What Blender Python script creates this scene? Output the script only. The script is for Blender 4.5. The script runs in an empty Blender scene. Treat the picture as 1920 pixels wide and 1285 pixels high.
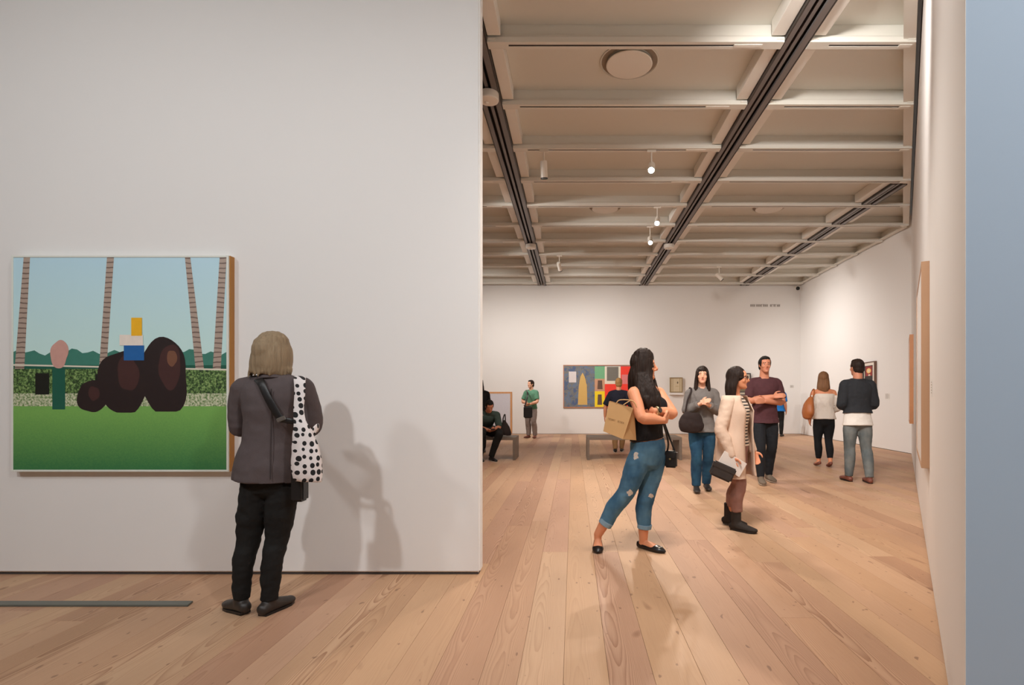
import bpy, bmesh, math, random
from mathutils import Vector, Matrix, noise
random.seed(7)
SC = bpy.context.scene
COL = SC.collection
V = Vector

# ------------------------------------------------------------------ camera
F, CX, CY, H = 1000.0, 1075.0, 744.0, 1.27      # focal length and vanishing point in pixels of 1920x1285, eye height
cam = bpy.data.cameras.new('camera'); co = bpy.data.objects.new('camera', cam); COL.objects.link(co)
cam.sensor_width = 36; cam.lens = 36 * F / 1920
cam.shift_x = (960 - CX) / 1920; cam.shift_y = (CY - 642.5) / 1920
co.location = (0, 0, H); co.rotation_euler = (math.pi / 2, 0, 0)
cam.clip_start = 0.02
SC.camera = co

# ------------------------------------------------------------------ world, exposure
w = bpy.data.worlds.new('world'); SC.world = w; w.use_nodes = True
w.node_tree.nodes['Background'].inputs[0].default_value = (0.9, 0.93, 1, 1)
w.node_tree.nodes['Background'].inputs[1].default_value = 0.3
SC.view_settings.view_transform = 'Standard'; SC.view_settings.look = 'None'
SC.view_settings.gamma = 1; SC.view_settings.use_curve_mapping = False
SC.view_settings.exposure = 0.14
SC.cycles.max_bounces = 7; SC.cycles.diffuse_bounces = 5; SC.cycles.glossy_bounces = 3
SC.cycles.caustics_reflective = False; SC.cycles.caustics_refractive = False
SC.cycles.sample_clamp_indirect = 6
SC.cycles.use_denoising = True; SC.cycles.use_adaptive_sampling = True; SC.cycles.adaptive_threshold = .03

WARM = (1.0, 0.89, 0.77); SOFT = (1.0, 0.95, 0.90); NEUT = (0.965, 0.985, 1.0)
# gallery spotlights: (x, y, z), target, watts, cone degrees, radius, colour
LAMPS_SEEN = [   # fixtures the photograph shows hanging from the beams
    ((1.19, 8.12, 4.76), (0.25, 3.2, 0.4), 270, 75, 0.05, WARM, True),
    ((1.66, 10.53, 4.74), (0.3, 5.2, 0.3), 250, 75, 0.05, WARM, True),
    ((1.69, 11.74, 4.71), (1.2, 6.6, 0.3), 230, 75, 0.05, WARM, True),
    ((-0.447, 8.11, 4.72), (-0.3, 9.2, 0.0), 330, 110, 0.06, SOFT, False),
    ((4.2, 15.36, 4.72), (7.4, 15.6, 1.6), 420, 120, 0.06, SOFT, False),
    ((-0.37, 14.15, 4.72), (0.6, 18.0, 1.2), 330, 125, 0.06, SOFT, False),
]
LAMPS_UNSEEN = [    # unseen: a few read off wall shadows, the rest added for wash and fill
    ((-2.3, -1.546, 4.75), (-2.3, 3.8, 1.2), 365, 85, 0.10, NEUT),
    ((-4.9, -.339, 4.75), (-3.4, 3.8, 1.9), 200, 100, 0.20, NEUT),
    ((0.1, .868, 4.75), (-1.0, 3.8, 1.6), 80, 115, 0.25, NEUT),
    ((-3.3, 14.146, 4.75), (-2.2, 18.0, 1.4), 420, 115, 0.1, SOFT),
    ((-3.8, 11.731, 4.75), (4.0, 18.0, 1.3), 820, 60, 0.12, SOFT),
    ((-3.0, 6.903, 4.75), (3.0, 9.5, 0.2), 560, 80, 0.12, SOFT),
    ((-3.4, 9.317, 4.75), (7.4, 14.2, 1.3), 1000, 58, 0.12, SOFT),
    ((0.35, 3.282, 4.75), (2.4, 7.0, 0.0), 380, 85, 0.14, SOFT),
    ((1.4, 3.282, 4.75), (5.6, 11.0, 1.2), 600, 95, 0.14, SOFT),
    ((0.8, 3.282, 4.75), (1.0, 4.6, 0.0), 230, 100, 0.16, SOFT),
    ((0.2, 2.075, 4.75), (3.0, 4.6, 1.6), 150, 120, 0.16, SOFT),
    ((2.8, -1.546, 4.75), (2.4, 1.7, 1.5), 540, 110, 0.2, NEUT),
]

# ------------------------------------------------------------------ helpers
def Wp(px, py, Y):
    return V(((px - CX) * Y / F, Y, H - (py - CY) * Y / F))

def sm(t): return t * t * (3 - 2 * t)

class MB:
    def __init__(s): s.v = []; s.f = []; s.m = []
    def add(s, vs, fs, mi=0):
        o = len(s.v); s.v += [V(x) for x in vs]
        for f in fs: s.f.append([i + o for i in f]); s.m.append(mi)
        return s
    def box(s, a, b, mi=0, M=None):
        x0, y0, z0 = a; x1, y1, z1 = b
        vs = [V(p) for p in ((x0,y0,z0),(x1,y0,z0),(x1,y1,z0),(x0,y1,z0),(x0,y0,z1),(x1,y0,z1),(x1,y1,z1),(x0,y1,z1))]
        if M: vs = [M @ p for p in vs]
        return s.add(vs, [(0,3,2,1),(4,5,6,7),(0,1,5,4),(1,2,6,5),(2,3,7,6),(3,0,4,7)], mi)
    def prism(s, poly, z0, z1, mi=0):      # polygon in x,y counter-clockwise
        n = len(poly)
        vs = [V((p[0], p[1], z0)) for p in poly] + [V((p[0], p[1], z1)) for p in poly]
        fs = [tuple(reversed(range(n))), tuple(range(n, 2*n))] + [(i, (i+1) % n, n+(i+1) % n, n+i) for i in range(n)]
        return s.add(vs, fs, mi)
    def extr(s, prof, axis0, axis1, U, W_, mi=0):   # profile (u,w) swept from axis0 to axis1
        n = len(prof)
        vs = [axis0 + U*p[0] + W_*p[1] for p in prof] + [axis1 + U*p[0] + W_*p[1] for p in prof]
        fs = [tuple(range(n)), tuple(reversed(range(n, 2*n)))] + [((i+1) % n, i, n+i, n+(i+1) % n) for i in range(n)]
        return s.add(vs, fs, mi)
    def loft(s, nodes, side, seg=20, sub=4, cap0='round', cap1='round', mi=0, ex=1.0):
        # nodes: (centre, half width along side, half depth)
        P = [(V(n[0]), n[1], n[2]) for n in nodes]
        C = []
        n = len(P)
        for i in range(n - 1):
            p0 = P[max(i-1, 0)]; p1 = P[i]; p2 = P[i+1]; p3 = P[min(i+2, n-1)]
            for k in range(sub):
                t = k / sub
                def cr(a, b, c, d): return 0.5*((2*b) + (c-a)*t + (2*a-5*b+4*c-d)*t*t + (3*b-a-3*c+d)*t*t*t)
                C.append((cr(p0[0], p1[0], p2[0], p3[0]), max(cr(p0[1], p1[1], p2[1], p3[1]), .001), max(cr(p0[2], p1[2], p2[2], p3[2]), .001)))
        C.append(P[-1])
        T = []
        for i in range(len(C)):
            t = C[min(i+1, len(C)-1)][0] - C[max(i-1, 0)][0]
            T.append(t.normalized() if t.length > 1e-9 else V((0,0,1)))
        def capr(c, t, sgn):
            r = min(c[1], c[2]); out = []
            for a in (25, 50, 72):
                a = math.radians(a); out.append((c[0] + t*sgn*r*math.sin(a)*.8, c[1]*math.cos(a), c[2]*math.cos(a), t))
            return out
        rings = [(c[0], c[1], c[2], t) for c, t in zip(C, T)]
        if cap0 == 'round': rings = list(reversed(capr(C[0], T[0], -1))) + rings
        if cap1 == 'round': rings = rings + capr(C[-1], T[-1], 1)
        side = V(side); o = len(s.v); pu = None
        for c, a, b, t in rings:
            u = side - t * side.dot(t)
            if u.length < 1e-3: u = pu if pu else t.orthogonal()
            u = u.normalized(); pu = u; v = t.cross(u)
            for k in range(seg):
                an = 2*math.pi*k/seg
                ca, sa = math.cos(an), math.sin(an)
                if ex != 1.0:
                    ca = math.copysign(abs(ca)**ex, ca); sa = math.copysign(abs(sa)**ex, sa)
                s.v.append(c + u*a*ca + v*b*sa)
        R = len(rings)
        for i in range(R-1):
            for k in range(seg):
                k2 = (k+1) % seg
                s.f.append([o+i*seg+k, o+i*seg+k2, o+(i+1)*seg+k2, o+(i+1)*seg+k]); s.m.append(mi)
        s.f.append([o+k for k in reversed(range(seg))]); s.m.append(mi)
        s.f.append([o+(R-1)*seg+k for k in range(seg)]); s.m.append(mi)
        return s
    def tube(s, pts, rad, seg=12, sub=4, cap='round', mi=0):
        if not isinstance(rad, (list, tuple)): rad = [rad]*len(pts)
        d = (V(pts[-1]) - V(pts[0]))
        side = V((0,1,0)) if abs(d.normalized().y) < .8 else V((1,0,0))
        return s.loft([(p, r, r) for p, r in zip(pts, rad)], side, seg, sub, cap, cap, mi)
    def ball(s, c, r, M=None, seg=16, mi=0):
        r = r if isinstance(r, (tuple, list)) else (r, r, r); c = V(c); o = len(s.v); n = seg//2
        vs = []
        for i in range(1, n):
            ph = math.pi*i/n
            for k in range(seg):
                th = 2*math.pi*k/seg
                vs.append(V((c.x+r[0]*math.sin(ph)*math.cos(th), c.y+r[1]*math.sin(ph)*math.sin(th), c.z-r[2]*math.cos(ph))))
        vs += [V((c.x, c.y, c.z-r[2])), V((c.x, c.y, c.z+r[2]))]
        if M: vs = [M @ p for p in vs]
        fs = []
        for i in range(n-2):
            for k in range(seg):
                k2 = (k+1) % seg; fs.append((i*seg+k, i*seg+k2, (i+1)*seg+k2, (i+1)*seg+k))
        b = len(vs)-2
        for k in range(seg):
            k2 = (k+1) % seg; fs.append((b, k2, k)); fs.append((b+1, (n-2)*seg+k, (n-2)*seg+k2))
        return s.add(vs, fs, mi)
    def lathe(s, prof, M=None, seg=24, mi=0, cap=True):     # (r,z) list, ends capped
        vs = []; fs = []
        for r, z in prof:
            for k in range(seg):
                a = 2*math.pi*k/seg; vs.append(V((r*math.cos(a), r*math.sin(a), z)))
        if M: vs = [M @ p for p in vs]
        n = len(prof)
        for i in range(n-1):
            for k in range(seg):
                k2 = (k+1) % seg; fs.append((i*seg+k, i*seg+k2, (i+1)*seg+k2, (i+1)*seg+k))
        if cap: fs.append(tuple(reversed(range(seg)))); fs.append(tuple((n-1)*seg+k for k in range(seg)))
        return s.add(vs, fs, mi)

def tag(o, label=None, cat=None, group=None, kind=None):
    if label: o['label'] = label
    if cat: o['category'] = cat
    if group: o['group'] = group
    if kind: o['kind'] = kind
    return o

def empty(name, loc, label=None, cat=None, group=None, kind=None):
    o = bpy.data.objects.new(name, None); COL.objects.link(o); o.location = loc; o.empty_display_size = .1
    return tag(o, label, cat, group, kind)

def root_of(p):
    l = V((0,0,0))
    while p is not None: l += p.location; p = p.parent
    return l

def link_mesh(name, me, mats, parent=None):
    o = bpy.data.objects.new(name, me); COL.objects.link(o)
    if not isinstance(mats, (list, tuple)): mats = [mats]
    while len(me.materials) < len(mats): me.materials.append(None)
    for i, m in enumerate(mats): me.materials[i] = m
    if parent is not None:
        o.parent = parent
    return o

def obj(name, mb, mats, parent=None, smooth=False, bevel=0, base=None, seg=2):
    off = root_of(parent) if base is None else V(base)
    me = bpy.data.meshes.new(name)
    me.from_pydata([tuple(p - off) for p in mb.v], [], mb.f); me.update()
    for p, mi in zip(me.polygons, mb.m): p.material_index = mi; p.use_smooth = smooth
    bm = bmesh.new(); bm.from_mesh(me); bmesh.ops.recalc_face_normals(bm, faces=bm.faces)
    if bevel:
        bmesh.ops.remove_doubles(bm, verts=bm.verts, dist=1e-5)
        es = [e for e in bm.edges if len(e.link_faces) == 2 and e.calc_face_angle(0) > .5]
        bmesh.ops.bevel(bm, geom=es, offset=bevel, segments=seg, affect='EDGES', clamp_overlap=True)
    bm.to_mesh(me); bm.free()
    o = link_mesh(name, me, mats, parent)
    if base is not None: o.location = V(base) - (root_of(parent) if parent else V((0,0,0)))
    return o

def solid(name, mb, mats, parent=None, vox=.008, smooth=4, disp=None, paint=None, zmin=None, fac=.5):
    """closed shapes fused into one continuous surface"""
    me = bpy.data.meshes.new('tmp'); me.from_pydata([tuple(p) for p in mb.v], [], mb.f); me.update()
    bm = bmesh.new(); bm.from_mesh(me); bmesh.ops.recalc_face_normals(bm, faces=bm.faces); bm.to_mesh(me); bm.free()
    t = bpy.data.objects.new('tmp', me); COL.objects.link(t)
    r = t.modifiers.new('r', 'REMESH'); r.mode = 'VOXEL'; r.voxel_size = vox; r.use_smooth_shade = True
    if smooth:
        q = t.modifiers.new('s', 'SMOOTH'); q.factor = fac; q.iterations = smooth
    dg = bpy.context.evaluated_depsgraph_get(); dg.update()
    m2 = bpy.data.meshes.new_from_object(t.evaluated_get(dg)); m2.name = name
    bpy.data.objects.remove(t); bpy.data.meshes.remove(me)
    off = root_of(parent)
    nrm = [V(v.normal) for v in m2.vertices] if disp else None
    for i, v in enumerate(m2.vertices):
        p = V(v.co)
        if disp: p = p + nrm[i]*disp(p)
        if zmin is not None and p.z < zmin: p.z = zmin
        v.co = p - off
    m2.update()
    for p in m2.polygons:
        p.use_smooth = True
        if paint:
            p.material_index = paint(p.center + off)
    return link_mesh(name, m2, mats, parent)

# ------------------------------------------------------------------ materials
def srgb(r, g, b):
    f = lambda c: ((c/255+.055)/1.055)**2.4 if c/255 > .04045 else c/255/12.92
    return (f(r), f(g), f(b), 1)

MATS = {}
def newmat(name):
    m = bpy.data.materials.new(name); m.use_nodes = True
    nt = m.node_tree; b = nt.nodes['Principled BSDF']
    return m, nt, b

def N(nt, typ, **kw):
    n = nt.nodes.new(typ)
    for k, v in kw.items():
        if k.startswith('i_'): n.inputs[int(k[2:])].default_value = v
        else: setattr(n, k, v)
    return n

def plain(name, c, rough=.5, metal=0, emit=0, spec=.5, var=.05, vs=8, bump=0, bs=40, coat=0, obj_coord=True, stretch=None, sheen=0, sss=0):
    if name in MATS: return MATS[name]
    m, nt, b = newmat(name); L = nt.links
    b.inputs['Roughness'].default_value = rough; b.inputs['Metallic'].default_value = metal
    b.inputs['Specular IOR Level'].default_value = spec
    b.inputs['Coat Weight'].default_value = coat
    if sheen: b.inputs['Sheen Weight'].default_value = sheen
    if sss:
        b.inputs['Subsurface Weight'].default_value = sss; b.inputs['Subsurface Radius'].default_value = (.012, .005, .003); b.inputs['Subsurface Scale'].default_value = 1
    tc = N(nt, 'ShaderNodeTexCoord'); mp = N(nt, 'ShaderNodeMapping')
    if stretch: mp.inputs['Scale'].default_value = stretch
    L.new(tc.outputs['Object'], mp.inputs['Vector'])
    nz = N(nt, 'ShaderNodeTexNoise'); nz.inputs['Scale'].default_value = vs; nz.inputs['Detail'].default_value = 3
    L.new(mp.outputs['Vector'], nz.inputs['Vector'])
    mx = N(nt, 'ShaderNodeMix', data_type='RGBA')
    mx.inputs[6].default_value = tuple(x*(1-var) for x in c[:3]) + (1,)
    mx.inputs[7].default_value = tuple(min(x*(1+var), 1) for x in c[:3]) + (1,)
    L.new(nz.outputs['Fac'], mx.inputs[0]); L.new(mx.outputs[2], b.inputs['Base Color'])
    if bump:
        n2 = N(nt, 'ShaderNodeTexNoise'); n2.inputs['Scale'].default_value = bs; n2.inputs['Detail'].default_value = 3
        L.new(mp.outputs['Vector'], n2.inputs['Vector'])
        bp = N(nt, 'ShaderNodeBump'); bp.inputs['Strength'].default_value = bump; bp.inputs['Distance'].default_value = .01
        L.new(n2.outputs['Fac'], bp.inputs['Height']); L.new(bp.outputs['Normal'], b.inputs['Normal'])
    if emit:
        b.inputs['Emission Color'].default_value = c; b.inputs['Emission Strength'].default_value = emit
    MATS[name] = m
    return m

def cloth(name, c, var=.18, vs=18, bump=.25, bs=60, rough=.85, **k):
    return plain(name, c, rough=rough, spec=.25, var=var, vs=vs, bump=bump, bs=bs, **k)

def hairmat(name, c, var=.45):
    return plain(name, c, rough=.6, spec=.22, var=var, vs=70, bump=.6, bs=110, stretch=(1, 1, .06))

def skinmat(name, c): return plain(name, c, rough=.5, spec=.35, var=.05, vs=12, sss=.12)

def wood_floor():
    m, nt, b = newmat('plank_wood'); L = nt.links
    tc = N(nt, 'ShaderNodeTexCoord'); oi = N(nt, 'ShaderNodeObjectInfo')
    sx = N(nt, 'ShaderNodeSeparateXYZ'); L.new(tc.outputs['Object'], sx.inputs[0])
    def M_(op, a, b_=None, c_=None):
        n = N(nt, 'ShaderNodeMath', operation=op)
        for i, x in enumerate((a, b_, c_)):
            if x is None: continue
            if isinstance(x, (int, float)): n.inputs[i].default_value = x
            else: L.new(x, n.inputs[i])
        return n.outputs[0]
    rnd = oi.outputs['Random']
    r2 = M_('FRACT', M_('MULTIPLY', rnd, 17.37)); r3 = M_('FRACT', M_('MULTIPLY', rnd, 53.91)); r4 = M_('FRACT', M_('MULTIPLY', rnd, 127.3))
    off = N(nt, 'ShaderNodeCombineXYZ'); L.new(M_('MULTIPLY', rnd, 91), off.inputs[0]); L.new(M_('MULTIPLY', r2, 77), off.inputs[1]); L.new(M_('MULTIPLY', r3, 30), off.inputs[2])
    pv = N(nt, 'ShaderNodeVectorMath', operation='ADD'); L.new(tc.outputs['Object'], pv.inputs[0]); L.new(off.outputs[0], pv.inputs[1])
    def noise_(sc, scale, detail=2):
        mp = N(nt, 'ShaderNodeMapping'); mp.inputs['Scale'].default_value = sc; L.new(pv.outputs[0], mp.inputs['Vector'])
        n = N(nt, 'ShaderNodeTexNoise'); n.inputs['Scale'].default_value = scale; n.inputs['Detail'].default_value = detail
        L.new(mp.outputs['Vector'], n.inputs['Vector']); return n.outputs['Fac']
    nlow = noise_((1, .25, 1), 5.0, 1)
    nmid = noise_((1, .12, 1), 22.0, 2)
    x0 = M_('MULTIPLY', M_('SUBTRACT', r2, .5), .22)
    dx = M_('SUBTRACT', sx.outputs[0], x0)
    g = M_('MULTIPLY', M_('MULTIPLY', dx, dx), 110)
    sgn = M_('SUBTRACT', M_('MULTIPLY', M_('GREATER_THAN', r3, .5), 2), 1)
    g = M_('ADD', g, M_('MULTIPLY', M_('MULTIPLY', sx.outputs[1], .30), sgn))
    g = M_('ADD', g, M_('MULTIPLY', nlow, 1.05))
    g = M_('ADD', g, M_('MULTIPLY', nmid, .14))
    s = M_('FRACT', M_('MULTIPLY', g, 7.5))
    # latewood: rises slowly, drops sharply
    s = M_('POWER', s, 2.2)
    fine = noise_((1, .02, 1), 260, 2)
    amp = M_('ADD', M_('MULTIPLY', M_('POWER', r4, 1.6), .75), .12)
    fac = M_('ADD', M_('MULTIPLY', s, amp), M_('MULTIPLY', M_('SUBTRACT', fine, .5), .35))
    base = N(nt, 'ShaderNodeValToRGB'); cr = base.color_ramp
    cols = [(0, (188,143,110)), (.2, (202,161,124)), (.4, (192,147,118)), (.6, (203,164,127)), (.8, (196,153,114)), (1, (184,139,109))]
    while len(cr.elements) < len(cols): cr.elements.new(.5)
    for e, (p, c) in zip(cr.elements, cols): e.position = p; e.color = srgb(*c)
    L.new(M_('FRACT', M_('MULTIPLY', rnd, 7.7)), base.inputs[0])
    dark = N(nt, 'ShaderNodeMix', data_type='RGBA', blend_type='MULTIPLY'); dark.inputs[0].default_value = 1
    L.new(base.outputs[0], dark.inputs[6]); dark.inputs[7].default_value = (.52, .37, .28, 1)
    mx = N(nt, 'ShaderNodeMix', data_type='RGBA'); mx.clamp_factor = True
    L.new(fac, mx.inputs[0]); L.new(base.outputs[0], mx.inputs[6]); L.new(dark.outputs[2], mx.inputs[7])
    # large tone drift and small knots
    drift = noise_((1, .3, 1), 3.0, 1)
    kn = noise_((1, .45, 1), 9.0, 0)
    kr = N(nt, 'ShaderNodeMapRange'); kr.inputs[1].default_value = .80; kr.inputs[2].default_value = .86; L.new(kn, kr.inputs[0])
    mk = N(nt, 'ShaderNodeMix', data_type='RGBA'); L.new(M_('MULTIPLY', kr.outputs[0], .6), mk.inputs[0]); L.new(mx.outputs[2], mk.inputs[6]); mk.inputs[7].default_value = srgb(128, 84, 56)
    fl = noise_((1, .5, 1), 34.0, 0)
    fr_ = N(nt, 'ShaderNodeMapRange'); fr_.inputs[1].default_value = .80; fr_.inputs[2].default_value = .84; L.new(fl, fr_.inputs[0])
    mf = N(nt, 'ShaderNodeMix', data_type='RGBA'); L.new(M_('MULTIPLY', fr_.outputs[0], .55), mf.inputs[0]); L.new(mk.outputs[2], mf.inputs[6]); mf.inputs[7].default_value = srgb(104, 66, 46)
    hs = N(nt, 'ShaderNodeHueSaturation'); L.new(mf.outputs[2], hs.inputs['Color']); L.new(M_('ADD', M_('MULTIPLY', drift, .3), .84), hs.inputs['Value']); hs.inputs['Saturation'].default_value = .94
    L.new(hs.outputs[0], b.inputs['Base Color'])
    b.inputs['Roughness'].default_value = .52; b.inputs['Specular IOR Level'].default_value = .35
    bp = N(nt, 'ShaderNodeBump'); bp.inputs['Strength'].default_value = .05; bp.inputs['Distance'].default_value = .002
    L.new(s, bp.inputs['Height']); L.new(bp.outputs['Normal'], b.inputs['Normal'])
    return m

M_wall = plain('white_wall_paint', srgb(232, 229, 226), .7, spec=.25, var=.012, vs=.7, bump=.02, bs=300)
M_blue = plain('blue_wall_paint', srgb(180, 196, 212), .7, spec=.25, var=.012, vs=.7, bump=.02, bs=300)
M_ceil = plain('ceiling_paint', srgb(222, 221, 213), .65, spec=.3, var=.02, vs=1.5)
M_plate = plain('ceiling_plate_paint', srgb(236, 234, 227), .55, spec=.35, var=.02, vs=2)
M_beam = plain('beam_paint', srgb(226, 224, 216), .5, spec=.4, var=.02, vs=2)
M_slot = plain('slot_dark', srgb(34, 22, 17), .6, var=.1)
M_gap = plain('shadow_gap_dark', srgb(34, 28, 25), .8, var=.1)
M_rail = plain('rail_aluminium', srgb(124, 118, 116), .45, metal=.35, var=.06)
M_rail2 = plain('rail_dark', srgb(58, 54, 50), .5, var=.1)
M_base = plain('base_reveal', srgb(70, 62, 58), .8, var=.1)
M_sub = plain('subfloor', srgb(110, 76, 52), .9, var=.1)
M_plank = wood_floor()
M_white = plain('fixture_white', srgb(236, 230, 220), .4, var=.02)
M_black = plain('black_plastic', srgb(22, 20, 20), .4, var=.1)
M_lens = plain('lamp_lens_lit', (1.0, .90, .74, 1), .3, emit=60, var=.0)
M_lensoff = plain('lamp_lens_glow', (1.0, .88, .70, 1), .3, emit=3, var=.0)
M_bench = plain('bench_dark_oak', srgb(112, 98, 86), .55, var=.15, vs=14, stretch=(.15, 1, 1), bump=.1)

# ------------------------------------------------------------------ room shell
DA, DB = .2, .617                                   # slanting wall: x = DA + DB*y
def diag(y): return DA + DB*y
YW, YW2, XE = 3.80, 3.92, -.665                      # partition wall front, back, free end
YB, XC = 18.1, 7.70                                  # far wall
YJ = 11.8; XJ = diag(YJ)
Y0C = DA / .118; X0C = diag(Y0C)                     # near corner of the slanting wall
ZP, ZB, ZT = 5.23, 5.02, 5.10                        # ceiling panel, beam underside, beam flange top
XL = -7.0; YR = -4.2; XR = 4.2

def struct(name, mb, m, label, cat, parent=None, **k):
    o = obj(name, mb, m, parent, **k)
    if parent is None: tag(o, label, cat, kind='structure')
    return o

struct('wall_left', MB().box((XL, YW, .014), (XE, YW2, ZP)), M_wall, 'large white partition wall carrying the big square painting', 'wall', bevel=.012, seg=3)
struct('baseboard_left', MB().box((XL, YW+.012, 0), (XE-.014, YW2-.012, .016)), M_base, 'thin dark reveal under the white partition wall', 'trim')
struct('wall_back', MB().box((XL, YB, .012), (XC+.12, YB+.15, ZP+.1)), M_wall, 'white far wall at the end of the gallery', 'wall')
struct('baseboard_back', MB().box((XL, YB+.004, 0), (XC, YB+.02, .012)), M_base, 'thin dark reveal along the foot of the far wall', 'trim')
struct('wall_right', MB().prism([(XJ, YJ), (XJ+.15, YJ), (XC+.15, YB), (XC, YB)], .012, ZP+.1), M_wall, 'white side wall at the far right beyond the slanting wall', 'wall')
struct('baseboard_right', MB().prism([(XJ+.004, YJ), (XJ+.02, YJ), (XC+.02, YB), (XC+.004, YB)], 0, .012), M_base, 'thin dark reveal along the foot of the far right wall', 'trim')
DN = V((-1, DB, 0)).normalized()                     # normal of the slanting wall, into the gallery
DT = V((DB, 1, 0)).normalized()
ZD = 5.04
struct('wall_slanting', MB().prism([(X0C, Y0C), (X0C+.002, Y0C), (XJ-DN.x*.18, YJ), (XJ, YJ)], .012, ZD), M_wall, 'white slanting wall running away on the right', 'wall')
struct('baseboard_slanting', MB().prism([(X0C+.004, Y0C), (X0C+.02, Y0C), (XJ+.02, YJ), (XJ+.004, YJ)], 0, .012), M_base, 'thin dark reveal along the foot of the slanting wall', 'trim')
struct('wall_near', MB().prism([(X0C+.0008, Y0C+.0008), (XR+.15, Y0C+.0008), (XR+.15, Y0C+.1), (X0C+.09, Y0C+.1)], .012, ZP), M_blue, 'blue painted wall at the right edge of the picture', 'wall')
struct('trim_1', MB().prism([(X0C-.001, Y0C+.002), (X0C+.05, Y0C+.002), (XJ+.05, YJ), (XJ-.001, YJ)], ZD, ZP), M_gap, 'black shadow gap between slanting wall and ceiling', 'trim')
struct('wall_side', MB().box((XL-.15, YR, .0), (XL, YB+.15, ZP+.1)), M_wall, 'white side wall out of view on the left', 'wall')
struct('wall_rear', MB().box((XL-.15, YR-.15, 0), (XR+.15, YR, ZP+.1)), M_wall, 'white wall behind the viewer', 'wall')
struct('wall_rear_side', MB().box((XR, YR, 0), (XR+.15, Y0C, ZP+.1)), M_wall, 'white wall behind and to the right of the viewer', 'wall')

# ---- floor: boards running away from the viewer, each its own piece
floor = tag(obj('floor', MB().box((XL-.2, YR-.2, -.08), (8.2, YB+.2, -.022)), M_sub), 'floor of wide pale pine boards', 'floor', kind='structure')
rng = random.Random(11)
def board(x0, x1, y0, y1):
    g = .0006
    cx, cy = (x0+x1)/2, (y0+y1)/2
    hx, hy = (x1-x0)/2 - g, (y1-y0)/2 - g; c = .0007
    vs = [(-hx,-hy,-.022),(hx,-hy,-.022),(hx,hy,-.022),(-hx,hy,-.022),(-hx,-hy,-c),(hx,-hy,-c),(hx,hy,-c),(-hx,hy,-c),
          (-hx+c,-hy+c,0),(hx-c,-hy+c,0),(hx-c,hy-c,0),(-hx+c,hy-c,0)]
    fs = [(0,3,2,1),(0,1,5,4),(1,2,6,5),(2,3,7,6),(3,0,4,7),(4,5,9,8),(5,6,10,9),(6,7,11,10),(7,4,8,11),(8,9,10,11)]
    me = bpy.data.meshes.new('plank'); me.from_pydata(vs, [], fs); me.update()
    o = link_mesh('plank', me, M_plank, floor); o.location = (cx, cy, 0)
x = XL; nb = 0
rows = []
while x < 8.0:
    wd = rng.choice((.17, .19, .205, .205, .22)); rows.append((x, min(x+wd, 8.05))); x += wd
for (a, b) in rows:
    mid = (a+b)/2
    # visible reach of this row
    ys = 0.6 if mid < 2.6 else max(.6, (mid-DA)/DB - .9)
    if mid < XE-.3: spans = [(.6, YB)] if mid > -3.6 else [(.6, YW+.3)]
    else: spans = [(ys, YB)]
    for (s0, s1) in spans:
        y = s0 - rng.uniform(0, 2.2)
        if y < YR: y = YR
        while y < s1:
            ln = rng.uniform(3.6, 6.2)
            e = min(y+ln, s1)
            if s1 - e < 1.2: e = s1
            board(a, b, y, e); nb += 1; y = e
print('planks', nb)
# the boards nobody sees, behind the viewer and the partition, as one piece
mbx = MB()
mbx.box((XL, YR, -.022), (XR, -1.65, -.001)); mbx.box((XL, YW+.31, -.022), (-3.8, YB, -.001))
o = obj('boards_out_of_view', mbx, M_plank, floor); o['kind'] = 'stuff'

# ---- ceiling
ceiling = tag(obj('ceiling', MB().box((XL-.2, YR-.2, ZP+.05), (8.2, YB+.2, ZP+.15)), M_ceil), 'pale coffered ceiling of panels between cross beams', 'ceiling', kind='structure')
TR = [-4.47, -1.05, 2.37, 5.79]                       # light tracks along y
BY = [5.696 + 1.207*k for k in range(-8, 11)]         # cross beams
def xmax(y): return XR if y < Y0C else (diag(y) - .07 if y < YJ else XJ + (XC-XJ)*(y-YJ)/(YB-YJ) - .03)
TW = .137
colsx = [(XL, TR[0]-TW), (TR[0]+TW, TR[1]-TW), (TR[1]+TW, TR[2]-TW), (TR[2]+TW, 99)]
def beam_prof(slot):
    h, ww, b, sl = .06, .018, .09, .0145
    if slot:
        return [(-h, ZB), (-sl, ZB), (-sl, ZB+.05), (sl, ZB+.05), (sl, ZB), (h, ZB), (h, ZB+.02), (h-.015, ZT), (ww, ZT), (ww, ZP+.02), (-ww, ZP+.02), (-ww, ZT), (-h+.012, ZT), (-h, ZB+.055)]
    return [(-h, ZB), (h, ZB), (h, ZB+.02), (h-.015, ZT), (ww, ZT), (ww, ZP+.02), (-ww, ZP+.02), (-ww, ZT), (-h+.012, ZT), (-h, ZB+.055)]
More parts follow.
